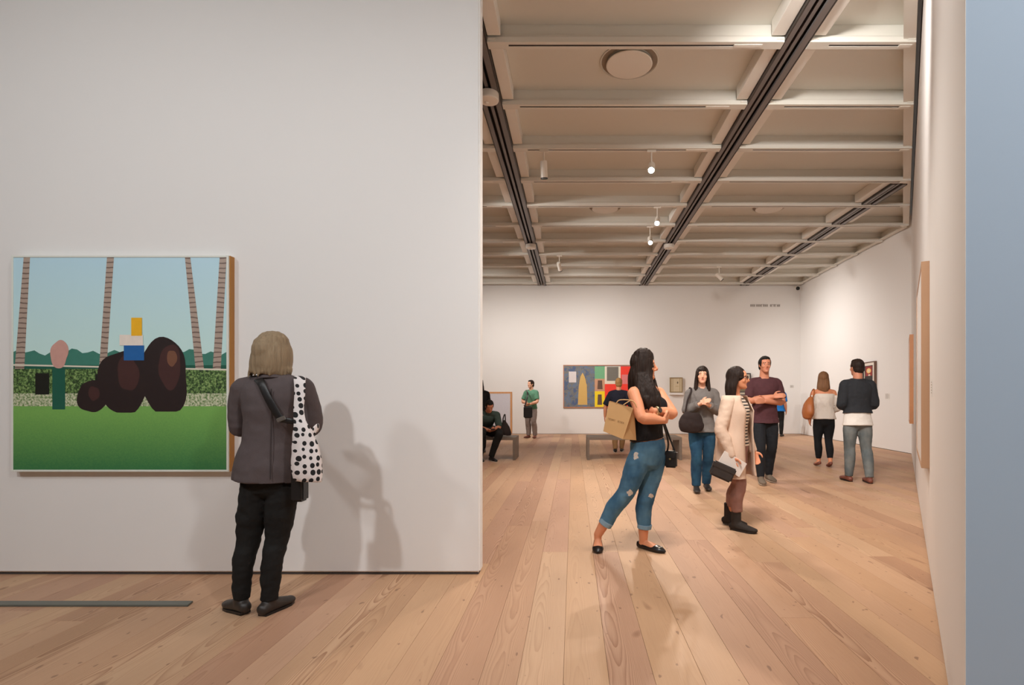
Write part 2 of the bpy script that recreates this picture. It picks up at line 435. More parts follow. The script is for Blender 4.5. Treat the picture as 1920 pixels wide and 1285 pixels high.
for y in BY:
    for (a, b) in colsx:
        b2 = min(b, xmax(y) - .02)
        if y < Y0C and b == 99: b2 = XR
        if b2 - a < .3: continue
        mb = MB(); s0, s1 = a+.22, b2 - (.52 if b < 99 else .15)
        Ux, Uz = V((0, 1, 0)), V((0, 0, 1))
        pts = [(a, s0, False), (s0, s1, True), (s1, b2, False)] if s1 - s0 > .3 else [(a, b2, False)]
        for p0, p1, sl in pts: mb.extr(beam_prof(sl), V((p0, y, 0)), V((p1, y, 0)), Ux, Uz)
        bo = obj('beam', mb, M_beam, ceiling)
        if s1 - s0 > .3:
            obj('slot', MB().box((s0+.003, y-.014, ZB+.004), (s1-.003, y+.014, ZB+.045)), M_slot, bo)
            obj('slot_cover', MB().box((s1-.0, y-.022, ZB-.006), (min(s1+.3, b2-.02), y+.022, ZB)), M_plate, bo)
        # cast joint at the ends of the beam
        for ex_, sg in ((a, 1), (b2, -1)):
            obj('joint', MB().box((min(ex_, ex_+sg*.10), y-.075, ZB+.012), (max(ex_, ex_+sg*.10), y+.075, ZB+.05)), M_beam, bo, bevel=.012)
for i in range(len(BY)-1):
    y0, y1 = BY[i]+.02, BY[i+1]-.02
    for (a, b) in colsx:
        if b < 99: poly = [(a, y0), (b, y0), (b, y1), (a, y1)]
        else:
            r0, r1 = xmax(y0), xmax(y1)
            if min(r0, r1) - a < .1: 
                if max(r0, r1) - a < .2: continue
                poly = [(a, y0 + (y1-y0)*.5), (r1, y1), (a, y1)] if r1 > r0 else [(a, y0), (r0, y0), (a, y1)]
            else: poly = [(a, y0), (r0, y0), (r1, y1), (a, y1)]
        obj('ceiling_panel', MB().prism(poly, ZP, ZP+.03), M_ceil, ceiling)
    for t in TR:
        for sg in (-1, 1):
            x0, x1 = sorted((t+sg*(TW+.006), t+sg*(TW+.148)))
            if x1 > min(xmax(y0), xmax(y1)) - .05: continue
            obj('plate', MB().box((x0, y0+.07, 5.068), (x1, y1-.07, ZP)), M_plate, ceiling, bevel=.004, seg=1)
# ceiling edge rail along the slanting and right walls
e0 = V((X0C, Y0C, 0)) + DT*.2; e1 = V((XJ, YJ, 0)) - DT*.1
mb = MB(); prof = [(0, 5.05), (.05, 5.05), (.05, 5.075), (.016, 5.075), (.016, ZP), (0, ZP)]
mb.extr([(.045, ZB+.03), (.16, ZB+.03), (.16, ZB+.055), (.075, ZB+.055), (.075, ZP), (.045, ZP)], e0, e1, DN, V((0, 0, 1)))
obj('edge_rail', mb, M_beam, ceiling)
mb = MB(); mb.extr([(.03, ZB+.03), (.13, ZB+.03), (.13, ZB+.055), (.06, ZB+.055), (.06, ZP), (.03, ZP)], V((XJ, YJ+.1, 0)), V((XC, YB, 0)), V((-1, 0, 0)), V((0, 0, 1)))
obj('edge_rail', mb, M_beam, ceiling)
# light tracks
TL = ['grey light track running overhead beyond the partition wall', 'grey light track overhead beside the end of the white partition', 'long grey light track crossing the ceiling above the standing visitors', 'grey light track above the beams at the right, cut off by the slanting wall']
for t, lab in zip(TR, TL):
    yN = max(-3.8, (t + .25 - DA)/DB) if t > 2 else -3.8
    rt = empty('light_track', (t, yN, 5.0), lab, 'light track', 'ceiling light tracks')
    yF = YB - .02
    def strip(nm, a, b, z0, z1, m): obj(nm, MB().box((t+a, yN, z0), (t+b, yF, z1)), m, rt)
    strip('channel_back', -TW, TW, 5.15, 5.17, M_gap)
    strip('channel_side', -TW, -TW+.012, 5.03, 5.15, M_rail2)
    strip('channel_side', TW-.012, TW, 5.03, 5.15, M_rail2)
    strip('rail', -.122, -.068, 5.03, 5.06, M_rail)
    strip('rail', -.028, .012, 5.045, 5.08, M_rail)
    strip('rail', .052, .120, 5.03, 5.06, M_rail)
# ceiling discs, drum fixtures
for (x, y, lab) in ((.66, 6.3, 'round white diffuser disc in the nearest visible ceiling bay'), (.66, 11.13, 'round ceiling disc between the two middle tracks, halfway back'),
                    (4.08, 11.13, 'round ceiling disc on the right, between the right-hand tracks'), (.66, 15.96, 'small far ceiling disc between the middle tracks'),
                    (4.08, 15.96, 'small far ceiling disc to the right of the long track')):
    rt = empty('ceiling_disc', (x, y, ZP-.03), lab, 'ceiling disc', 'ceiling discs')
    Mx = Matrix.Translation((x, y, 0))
    obj('rim', MB().lathe([(.345, ZP-.001), (.345, ZP-.012), (.335, ZP-.016), (.325, ZP-.004), (.325, ZP-.001)], Mx, 40, cap=False), M_ceil, rt, smooth=False)
    obj('gap_shade_ring', MB().lathe([(.262, ZP-.001), (.262, ZP-.003), (.327, ZP-.003), (.327, ZP-.001)], Mx, 40, cap=False), plain('disc_gap_shade', srgb(150, 138, 124), .8, var=.05), rt)  # shade of the recess round the disc, put in as a darker ring
    obj('diffuser', MB().lathe([(.10, ZP-.001), (.10, ZP-.03), (.268, ZP-.034), (.272, ZP-.044), (.262, ZP-.05), (.02, ZP-.05)], Mx, 40), M_plate, rt)
for (t, y, lab) in ((TR[1], 6.62, 'round white drum fixture under the track beside the partition'), (TR[1], 13.2, 'small drum fixture far back under the left track'), (TR[2], 13.2, 'small drum fixture far back under the long middle track')):
    rt = empty('ceiling_drum', (t, y, 4.93), lab, 'detector', 'drum fixtures on the tracks')
    Mx = Matrix.Translation((t, y, 0))
    obj('housing', MB().lathe([(.125, 5.03), (.125, 4.955), (.118, 4.94), (.10, 4.935), (.02, 4.935)], Mx, 32), M_white, rt, smooth=False)
    obj('sensor', MB().lathe([(.028, 4.936), (.026, 4.925), (.018, 4.918), (.004, 4.917)], Mx @ Matrix.Translation((-.03, .02, 0)), 16), M_white, rt, smooth=True)

# ---- spotlights
def spotlight(loc, tgt, wat, cone, rad, colr, lit=False, label=None):
    loc = V(loc); d = (V(tgt) - loc).normalized()
    rt = empty('spotlight', (loc.x, loc.y, loc.z), label, 'spotlight', 'gallery spotlights')
    up = V((0, 0, 1))
    q = d.to_track_quat('Z', 'Y').to_matrix().to_4x4()
    Mx = Matrix.Translation(loc) @ q
    obj('stem', MB().tube([loc + V((0,0,.0)), V((loc.x, loc.y, ZB))], .011, 10, 1, 'flat'), M_white, rt)
    obj('adapter', MB().box((loc.x-.07, loc.y-.018, ZB-.03), (loc.x+.07, loc.y+.018, ZB)), M_white, rt, bevel=.004)
    obj('housing', MB().lathe([(.018, -.13), (.048, -.125), (.053, -.11), (.053, .13), (.046, .13), (.044, .10), (.01, .10)], Mx, 24), M_white, rt, smooth=False)
    obj('lens', MB().lathe([(.043, .101), (.042, .112), (.01, .118)], Mx, 20), M_lens if lit else M_lensoff, rt)
    obj('rim', MB().lathe([(.0535, .115), (.0545, .12), (.0545, .132), (.046, .132), (.0445, .118), (.0535, .115)], Mx, 24, cap=False), M_black, rt)
    l = bpy.data.lights.new('spot', 'SPOT'); l.energy = wat; l.spot_size = math.radians(cone); l.spot_blend = 1.0; l.shadow_soft_size = rad; l.color = colr
    lo = bpy.data.objects.new('spot', l); COL.objects.link(lo); lo.parent = rt
    lo.location = d * (.15 + rad*.0)
    lo.rotation_euler = d.to_track_quat('-Z', 'Y').to_euler()
SEEN_LAB = ['brightest lit spotlight hanging nearest over the gallery', 'second lit spotlight hanging behind the brightest one', 'smallest and farthest of the three glaring spotlights',
            'white cylinder spotlight hanging near the left light track', 'white spotlight far back on the right below the ceiling', 'tiny far white spotlight near the far left end of the ceiling']
for a, lab in zip(LAMPS_SEEN, SEEN_LAB): spotlight(*a[:6], lit=a[6], label=lab)
for a in LAMPS_UNSEEN: spotlight(*a[:6], label='unseen white cylinder spotlight assumed on a ceiling beam to light the gallery')

# security camera in the far corner
p = Wp(1496, 541, 17.85)
rt = empty('dome_camera', p, 'small black dome camera high in the far right corner', 'camera')
obj('dome', MB().ball(p, .062), M_black, rt, smooth=True)
obj('bracket', MB().tube([p + V((0, .02, .03)), p + V((0, .15, .09)), p + V((0, .26, .09))], .022), M_white, rt, smooth=True)
# ------------------------------------------------------------------ pictures
def picture(name, label, o, U, Vv, wd, ht, depth, frame, mats, polys, frame_w=.012, back=None, cat='painting', inset=.004, mat_border=0, mat_mat=None):
    """o = lower-left corner on the wall, U along the width, Vv up, normal = U x V"""
    o = V(o); U = V(U).normalized(); Vv = V(Vv).normalized(); n = U.cross(Vv)
    rt = empty(name, o + U*wd/2, label, cat)
    def bx(nm, u0, u1, v0, v1, d0, d1, m, par=rt, bev=.0015):
        M4 = Matrix((U.to_4d(), Vv.to_4d(), n.to_4d(), (0, 0, 0, 1))).transposed(); M4[3][3] = 1
        for r in range(3): M4[r][3] = o[r]
        for r in range(3): M4[3][r] = 0
        return obj(nm, MB().box((u0, v0, d0), (u1, v1, d1), 0, M4), m, par, bevel=bev, seg=1)
    fw = frame_w
    bx('frame_side', 0, fw, 0, ht, 0, depth, frame); bx('frame_side', wd-fw, wd, 0, ht, 0, depth, frame)
    bx('frame_top', fw, wd-fw, ht-fw, ht, 0, depth, frame); bx('frame_bottom', fw, wd-fw, 0, fw, 0, depth, frame)
    bx('backing', fw, wd-fw, fw, ht-fw, 0, depth-.012, back or frame)
    mb = MB(); cw, ch = wd-2*fw, ht-2*fw
    if mat_border:
        bx('mount', fw, wd-fw, fw, ht-fw, depth-.012, depth-.009, mat_mat)
    d = depth - inset if not mat_border else depth-.0085
    b = mat_border
    lay = {}
    for k, (pts, mi) in enumerate(polys):
        vs = [o + U*(fw+b+(cw-2*b)*u) + Vv*(fw+b+(ch-2*b)*v) + n*(d + .00012*k) for u, v in pts]
        mb.add(vs, [tuple(range(len(vs)))], mi)
    c = obj('canvas', mb, mats, rt)
    return rt, n

def rect(u0, v0, u1, v1): return [(u0, v0), (u1, v0), (u1, v1), (u0, v1)]
def oval(cu, cv, ru, rv, n=24): return [(cu + ru*math.cos(2*math.pi*k/n), cv + rv*math.sin(2*math.pi*k/n)) for k in range(n)]

# --- large square painting: a plain garden scene in the photographed picture's colours
def leafy(name, cols, scale, thr=.5):
    m, nt, b = newmat(name); L = nt.links
    tc = N(nt, 'ShaderNodeTexCoord'); vo = N(nt, 'ShaderNodeTexNoise'); vo.inputs['Scale'].default_value = scale; vo.inputs['Detail'].default_value = 4; vo.inputs['Roughness'].default_value = .7
    L.new(tc.outputs['Object'], vo.inputs['Vector'])
    cr = N(nt, 'ShaderNodeValToRGB'); 
    while len(cr.color_ramp.elements) < len(cols): cr.color_ramp.elements.new(.5)
    for e, (p, c) in zip(cr.color_ramp.elements, cols): e.position = p; e.color = srgb(*c)
    L.new(vo.outputs['Fac'], cr.inputs[0]); L.new(cr.outputs[0], b.inputs['Base Color']); b.inputs['Roughness'].default_value = .5
    return m
def gradient(name, c0, c1, z0, z1, nz=.1, ns=60):
    m, nt, b = newmat(name); L = nt.links
    tc = N(nt, 'ShaderNodeTexCoord'); sp = N(nt, 'ShaderNodeSeparateXYZ'); L.new(tc.outputs['Object'], sp.inputs[0])
    mr = N(nt, 'ShaderNodeMapRange'); mr.inputs[1].default_value = z0; mr.inputs[2].default_value = z1; L.new(sp.outputs[2], mr.inputs[0])
    n = N(nt, 'ShaderNodeTexNoise'); n.inputs['Scale'].default_value = ns; n.inputs['Detail'].default_value = 3; L.new(tc.outputs['Object'], n.inputs['Vector'])
    ma = N(nt, 'ShaderNodeMath', operation='MULTIPLY_ADD'); L.new(n.outputs['Fac'], ma.inputs[0]); ma.inputs[1].default_value = nz*2; ma.inputs[2].default_value = -nz
    ad = N(nt, 'ShaderNodeMath', operation='ADD'); L.new(mr.outputs[0], ad.inputs[0]); L.new(ma.outputs[0], ad.inputs[1])
    mx = N(nt, 'ShaderNodeMix', data_type='RGBA'); mx.clamp_factor = True; L.new(ad.outputs[0], mx.inputs[0]); mx.inputs[6].default_value = srgb(*c0); mx.inputs[7].default_value = srgb(*c1)
    L.new(mx.outputs[2], b.inputs['Base Color']); b.inputs['Roughness'].default_value = .45
    return m
def bands(name, c0, c1, sc):
    m, nt, b = newmat(name); L = nt.links
    tc = N(nt, 'ShaderNodeTexCoord'); wv = N(nt, 'ShaderNodeTexWave', bands_direction='Z'); wv.inputs['Scale'].default_value = sc; wv.inputs['Distortion'].default_value = 3; wv.inputs['Detail'].default_value = 2
    L.new(tc.outputs['Object'], wv.inputs['Vector'])
    cr = N(nt, 'ShaderNodeValToRGB'); cr.color_ramp.elements[0].color = srgb(*c0); cr.color_ramp.elements[1].color = srgb(*c1); cr.color_ramp.elements[1].position = .25
    L.new(wv.outputs['Fac'], cr.inputs[0]); L.new(cr.outputs[0], b.inputs['Base Color']); b.inputs['Roughness'].default_value = .5
    return m
def pc(r, g, b, rough=.45): return plain('paint_%d_%d_%d' % (r, g, b), srgb(r, g, b), rough, var=.08, vs=30)
PX0, PX1, PY0, PY1 = 20.5, 428, 885, 479             # outer frame front in the photo
pd = .060; Yf = YW - pd
pl = Wp(PX0, PY0, Yf); pr = Wp(PX1, PY1, Yf)
PW, PH = pr.x - pl.x, pr.z - pl.z
def pu(px, py): return ((px - 25)/(424-25), (881 - py)/(881-483))
sky = gradient('picture_sky', (206, 238, 232), (188, 222, 236), .75, 1.5, .05, 8)
grass = gradient('picture_lawn', (58, 122, 72), (122, 176, 88), .02, .42, .25, 130)
hedge = leafy('picture_hedge', [(0, (20, 30, 18)), (.42, (36, 56, 30)), (.52, (88, 124, 62)), (.62, (150, 176, 110)), (1, (206, 218, 168))], 78)
flowers = leafy('picture_flowers', [(0, (60, 92, 48)), (.44, (110, 140, 84)), (.54, (206, 208, 178)), (1, (248, 240, 222))], 70)
trunk = bands('picture_trunks', (104, 84, 76), (176, 156, 142), 9)
PMAT = [sky, grass, hedge, flowers, trunk, pc(64, 128, 112), pc(226, 218, 200), pc(40, 28, 28), pc(70, 42, 40), pc(28, 92, 74), pc(206, 158, 146), pc(244, 184, 34), pc(32, 100, 168), pc(238, 226, 214), pc(24, 26, 20), pc(120, 80, 60)]
def poly(pts): return [pu(*p) for p in pts]
def pr_(x0, y0, x1, y1): return poly([(x0, y1), (x1, y1), (x1, y0), (x0, y0)])
treeline = [(25, 690)] + [(424, 690)] + [(424 - k*10, 660 + 4*math.sin(k*1.7) + 3*math.sin(k*.6)) for k in range(0, 40)] + [(25, 660)]
PP = [(rect(0, 0, 1, 1), 0), (poly(treeline), 5)]
PP += [(pr_(25, 685, 424, 700), 9)]
for (a, b, c, d) in ((44, 56, 27, 45), (200, 213, 185, 199), (346, 356, 366, 382), (411, 424, 398, 413)):
    PP.append((poly([(c, 694), (d, 694), (b, 483), (a, 483)]), 4))
PP += [(pr_(25, 692, 424, 742), 2), (poly([(25, 686), (424, 695), (424, 692), (25, 683)]), 6), (pr_(25, 738, 424, 766), 3)]
PP += [(pr_(66, 700, 92, 740), 14), (pr_(178, 702, 288, 742), 14)]
PP += [(pr_(25, 762, 424, 881), 1)]
# plain boulders, a post and colour blocks stand where the picture has its figures
def blob(cx, cy, rx, ry, sd, flat=None):
    q = random.Random(sd); ph = [q.uniform(0, 6.3) for _ in range(4)]
    pts = []
    for k in range(40):
        t = 2*math.pi*k/40; r = 1 + .07*math.sin(2*t+ph[0]) + .05*math.sin(3*t+ph[1]) + .03*math.sin(5*t+ph[2])
        y = cy - ry*r*math.sin(t)
        if flat: y = min(y, flat)
        pts.append((cx + rx*r*math.cos(t), y))
    return poly(pts)
PP += [(pr_(98, 690, 122, 768), 9), (blob(111, 664, 17, 26, 2), 10)]
PP += [(blob(306, 706, 48, 70, 5, 772), 7), (blob(232, 716, 46, 64, 8, 774), 7), (blob(172, 744, 26, 32, 3, 773), 7)]
PP += [(blob(318, 688, 22, 40, 6), 8), (blob(240, 700, 20, 34, 9), 8), (blob(322, 672, 9, 16, 4), 15), (blob(176, 738, 10, 14, 7), 8)]
PP += [(pr_(232, 648, 270, 676), 12), (pr_(224, 628, 268, 648), 13), (pr_(246, 596, 266, 630), 11)]
M_fw = plain('frame_white_lacquer', srgb(226, 228, 220), .35, var=.02)
M_fo = plain('frame_side_wood', srgb(176, 120, 52), .5, var=.2, vs=20, stretch=(1, 1, .1))
rt, n_ = picture('square_painting', 'large square painting of green lawn, hedge, trunks and blue sky on the white partition', (pl.x, YW, pl.z), (1, 0, 0), (0, 0, 1), PW, PH, pd, M_fw, PMAT, PP, frame_w=.014)
# the wooden outer side of its box frame
obj('frame_edge', MB().box((pr.x+.0003, Yf+.012, pl.z), (pr.x+.006, YW, pr.z)), M_fo, rt)
obj('frame_edge', MB().box((pl.x-.006, Yf+.012, pl.z), (pl.x-.0003, YW, pr.z)), M_fo, rt)

# --- wide collage-like picture on the far wall: plain colour fields only
M_fb = plain('frame_brown_wood', srgb(176, 122, 92), .5, var=.15, vs=20)
bluegrey = leafy('picture_bluegrey', [(0, (58, 62, 84)), (.42, (76, 94, 128)), (.5, (120, 116, 104)), (.58, (92, 112, 140)), (1, (150, 132, 96))], 5)
ochre = gradient('picture_ochre', (206, 168, 96), (222, 184, 110), .8, 2.0, .2, 12)
a = Wp(1056, 765, YB-.05); b = Wp(1196, 684.5, YB-.05)
def cu(px, py): return ((px-1057)/(1195-1057), (764-py)/(764-685))
def cp(*p): return [cu(*q) for q in p]
CM = [bluegrey, ochre, pc(112, 172, 128), pc(224, 214, 196), pc(112, 108, 100), pc(238, 58, 40), pc(240, 208, 24), pc(196, 148, 116), pc(214, 206, 204), pc(96, 70, 56), pc(216, 120, 120)]
CP = [(rect(0, 0, 1, 1), 0), (cp((1083, 760), (1101, 760), (1100, 722), (1096, 706), (1092, 698), (1088, 706), (1085, 722)), 1),
      (cp((1115, 710), (1134, 710), (1134, 686), (1115, 686)), 2), (cp((1115, 734), (1134, 734), (1134, 710), (1115, 710)), 7), (cp((1115, 764), (1134, 764), (1134, 734), (1115, 734)), 6),
      (cp((1134, 764), (1195, 764), (1195, 720), (1134, 720)), 5), (cp((1134, 720), (1164, 720), (1164, 686), (1134, 686)), 3), (cp((1138, 714), (1160, 714), (1160, 687), (1138, 687)), 4),
      (cp((1164, 720), (1195, 720), (1195, 686), (1164, 686)), 5), (cp((1166, 720), (1186, 720), (1186, 702), (1166, 702)), 10),
      (cp((1066, 717), (1080, 717), (1080, 696), (1066, 696)), 8), (cp((1120, 760), (1129, 760), (1128, 740), (1121, 740)), 9), (cp((1120, 730), (1130, 730), (1129, 713), (1121, 713)), 9)]
picture('wide_painting', 'wide painting of colour fields, blue-grey, ochre, green, yellow and red on the far wall', (a.x, YB, a.z), (1, 0, 0), (0, 0, 1), b.x-a.x, b.z-a.z, .05, M_fb, CM, CP, frame_w=.03)

# --- pale framed sheet behind the left bench
a = Wp(884, 826, YB-.04); b = Wp(960, 735, YB-.04)
M_fp = plain('frame_honey_wood', srgb(206, 152, 104), .5, var=.15, vs=20)
picture('framed_sheet', 'wood framed pale lavender sheet on the far wall behind the seated man', (a.x, YB, max(a.z, .03)), (1, 0, 0), (0, 0, 1), b.x-a.x, b.z-max(a.z, .03), .04, M_fp, [pc(206, 204, 212)], [(rect(0, 0, 1, 1), 0)], frame_w=.06)

# --- small boxed works with white ledges
M_fg = plain('frame_gilt', srgb(150, 128, 92), .5, var=.2, vs=30)
def small_work(name, label, x0, y0, x1, y1, shelf, mats, polys, lab2, fr=M_fg):
    a = Wp(x0, y1, YB-.1); b = Wp(x1, y0, YB-.1)
    picture(name, label, (a.x, YB, a.z), (1, 0, 0), (0, 0, 1), b.x-a.x, b.z-a.z, .10, fr, mats, polys, frame_w=.035, inset=.008, cat='framed work')
    s = obj('wall_ledge', MB().box((a.x-.02, YB-.14, a.z-.075), (b.x+.02, YB, a.z-.004)), M_wall, bevel=.004)
    tag(s, lab2, 'ledge')
small_work('boxed_work', 'small gilt boxed work right of the dark haired woman', 1256.5, 708, 1280, 736.5, 1, [pc(206, 190, 160), pc(176, 158, 124), pc(96, 84, 62), pc(186, 168, 130)],
           [(rect(0, 0, 1, 1), 0), (rect(.12, 0, .2, 1), 1), (rect(.8, 0, .88, 1), 1), (oval(.62, .68, .06, .09), 2), (rect(.42, .38, .72, .44), 3)], 'white ledge under the small gilt boxed work')
small_work('boxed_work', 'dark framed small work between the beige coat and maroon shirt visitors', 1380, 700, 1408, 742, 1, [pc(190, 178, 160), pc(60, 54, 60), pc(120, 108, 84)],
           [(rect(0, 0, 1, 1), 0), (rect(.1, .1, .9, .9), 1), (rect(.2, .15, .8, .45), 2)], 'white ledge under the dark framed small work', plain('frame_dark', srgb(50, 44, 48), .5, var=.1))

# --- upright abstract on the far right wall
wt = V((XC-XJ, YB-YJ, 0)).normalized()
def on_right(px, py):
    # intersection of the pixel ray with the right wall
    kx = (px-CX)/F
    y = (XJ - wt.x/wt.y*YJ) / (kx - wt.x/wt.y)
    return Wp(px, py, y)
a = on_right(1644, 762); b = on_right(1606, 762); tz = on_right(1644, 677).z
M_fd = plain('frame_walnut', srgb(112, 84, 70), .5, var=.2, vs=20)
AM = [pc(34, 30, 30), pc(222, 208, 186), pc(148, 44, 40), pc(236, 196, 118), pc(84, 76, 74), pc(120, 70, 40)]
AP = [(rect(0, 0, 1, 1), 0), (rect(.58, .72, .97, .98), 2), (oval(.77, .86, .13, .07), 3), (oval(.77, .86, .06, .035), 1), (oval(.8, .74, .07, .02), 1)]
for k in range(5):
    x0 = .05 + .1*k
    pts = [(x0 + .05*math.sin(t*5), .95 - .5*t) for t in [i/12 for i in range(13)]]
    pts = [(u + .12*((.95-v)/.5)**2, v) for u, v in pts]
    AP.append(([(u-.018, v) for u, v in pts] + [(u+.018, v) for u, v in reversed(pts)], 1 if k % 2 == 0 else 4))
for k in range(14):
    AP.append((oval(.1 + .8*((k*.37) % 1), .06 + .38*((k*.61) % 1), .05, .018, 10), (1, 4, 5)[k % 3]))
picture('upright_painting', 'upright dark abstract painting with white curves and red corner on the far right wall', (b.x, b.y, b.z), (a-b).normalized() * 1, (0, 0, 1), (a-b).length, tz-a.z, .06, M_fd, AM, AP, frame_w=.025, mat_border=.07, mat_mat=pc(226, 216, 204))

# --- box-framed works seen edge-on along the slanting wall
M_ft = plain('frame_tan_wood', srgb(182, 144, 112), .5, var=.1, vs=14, stretch=(1, 1, .1))
M_ft2 = plain('frame_orange_wood', srgb(196, 136, 90), .5, var=.1, vs=14)
def dpos(y): return V((diag(y), y, 0))
for (yn, yf, pz0, pz1, dep, m, lab, nm) in ((3.92, 5.2, 879, 489, .052, M_ft, 'tan sided canvas seen edge-on on the near slanting wall', 'edge_canvas'),
                                  (9.6, 11.0, 795, 627, .062, M_ft2, 'orange wood framed work seen edge-on at the far end of the slanting wall', 'slim_framed_work')):
    z0 = H - (pz0-CY)*yn/F; z1 = H - (pz1-CY)*yn/F
    A_, B_ = dpos(yf), dpos(yn)
    U = (B_ - A_).normalized()
    picture(nm, lab, (A_.x, A_.y, z0), U, (0, 0, 1), (B_-A_).length, z1-z0, dep, m, [pc(228, 224, 220)], [(rect(0, 0, 1, 1), 0)], frame_w=.03)

# --- wall text cards and lettering
M_card = plain('card_white', srgb(222, 218, 212), .6, var=.02)
M_ink = plain('ink_grey', srgb(120, 112, 106), .7, var=.05)
def card(o, U, wd, ht, label):
    o = V(o); U = V(U).normalized(); n = U.cross(V((0, 0, 1)))
    c = obj('text_card', MB().add([o, o+U*wd, o+U*wd+V((0,0,ht)), o+V((0,0,ht)), o+n*.004, o+U*wd+n*.004, o+U*wd+V((0,0,ht))+n*.004, o+V((0,0,ht))+n*.004],
        [(0,3,2,1),(4,5,6,7),(0,1,5,4),(1,2,6,5),(2,3,7,6),(3,0,4,7)]), M_card)
    tag(c, label, 'text card'); 
    mb = MB()
    for k in range(5):
        z = ht*(.85-.16*k); l = wd*(.8 if k % 2 else .62)
        p = o + U*wd*.08 + V((0,0,z)) + n*.0045
        mb.add([p, p+U*l, p+U*l+V((0,0,.006)), p+V((0,0,.006))], [(0,1,2,3)])
    obj('print', mb, M_ink, c)
p = on_right(1660, 749); card(p, (-wt.x, -wt.y, 0), .2, .14, 'small text card right of the upright abstract painting')
p = dpos(3.62); card((p.x, p.y, 1.27), -DT, .12, .11, 'small text card beside the tan sided canvas')
p = Wp(1481, 728, YB); card((p.x, YB, p.z), (1, 0, 0), .14, .1, 'tiny text card on the far wall beside the corner')
# section title high on the far wall, too small to read: rows of letter strokes
mb = MB(); q = random.Random(5)
z0 = H + (CY-575.5)*YB/F; hh = .085
for (u0, u1) in ((1407, 1415.5), (1418, 1441), (1444, 1462)):
    x = (u0-CX)*YB/F; xe = (u1-CX)*YB/F
    while x < xe - .03:
        k = q.random()
        mb.box((x, YB-.006, z0), (x+.011, YB, z0+hh))
        if k < .5: mb.box((x, YB-.006, z0+hh-.011), (x+.036, YB, z0+hh))
        if k > .3: mb.box((x, YB-.006, z0+hh*.45), (x+.034, YB, z0+hh*.45+.011))
        if .4 < k: mb.box((x+.028, YB-.006, z0), (x+.039, YB, z0+hh))
        x += .058
tag(obj('wall_lettering', mb, plain('lettering_grey', srgb(126, 116, 108), .7, var=.02)), 'small grey line of lettering high on the far wall', 'lettering')

# --- floor line in front of the square painting
ya, yb = 1270/394.5, 1270/386.5
xe0, xe1 = (352-CX)*ya/F, (362-CX)*yb/F
tag(obj('floor_barrier_strip', MB().prism([(-4.6, ya), (xe0, ya), (xe1, yb), (-4.6, yb)], .0003, .012), plain('strip_grey_metal', srgb(104, 106, 98), .45, metal=.2, var=.05), bevel=.002), 'dark grey strip on the floor before the square painting', 'floor strip')

# ------------------------------------------------------------------ benches
def bench(x0, x1, y0, y1, label):
    rt = empty('bench', ((x0+x1)/2, (y0+y1)/2, 0), label, 'bench', 'gallery benches')
    t = .052
    nsl = 5; wsl = (y1-y0)/nsl
    for k in range(nsl):
        obj('seat_slat', MB().box((x0, y0+k*wsl+.002, .455-t), (x1, y0+(k+1)*wsl-.002, .455)), M_bench, rt, bevel=.002, seg=1)
    obj('leg', MB().box((x0, y0, 0), (x0+t, y1, .455-t)), M_bench, rt, bevel=.002, seg=1)
    obj('leg', MB().box((x1-t, y0, 0), (x1, y1, .455-t)), M_bench, rt, bevel=.002, seg=1)
    return rt
bench(.272, 2.17, 10.65, 11.40, 'dark wooden bench in mid gallery behind the woman in jeans')
bench(-3.05, -1.155, 10.62, 11.30, 'dark wooden bench at the left carrying the seated man')

# ------------------------------------------------------------------ people
SK1 = skinmat('skin_tan', srgb(222, 150, 112)); SK2 = skinmat('skin_light', srgb(226, 170, 140)); SK3 = skinmat('skin_mid', srgb(200, 134, 104))
LIP = plain('lip', srgb(190, 108, 92), .4, var=.05); 
M_eye = plain('eye_white', srgb(228, 222, 214), .25, var=.01); M_iris = plain('eye_dark', srgb(40, 26, 20), .2, var=.05)

def yawv(deg):            # facing direction; 0 = away from the viewer (+y), 90 = right (+x), 180 = towards the viewer
    a = math.radians(deg); return V((math.sin(a), math.cos(a), 0))
def rightv(f): return V((f.y, -f.x, 0))

def head_matrix(c, deg, s=1.0, pitch=0, roll=0):
    f = yawv(deg); r = rightv(f)
    R = Matrix((r.to_4d(), f.to_4d(), V((0, 0, 1)).to_4d(), (0, 0, 0, 1))).transposed()
    R[3][0] = R[3][1] = R[3][2] = 0; R[3][3] = 1
    for k in range(3): R[k][3] = 0
    return Matrix.Translation(c) @ R @ Matrix.Rotation(math.radians(pitch), 4, 'X') @ Matrix.Rotation(math.radians(roll), 4, 'Y') @ Matrix.Diagonal((s, s, s, 1))

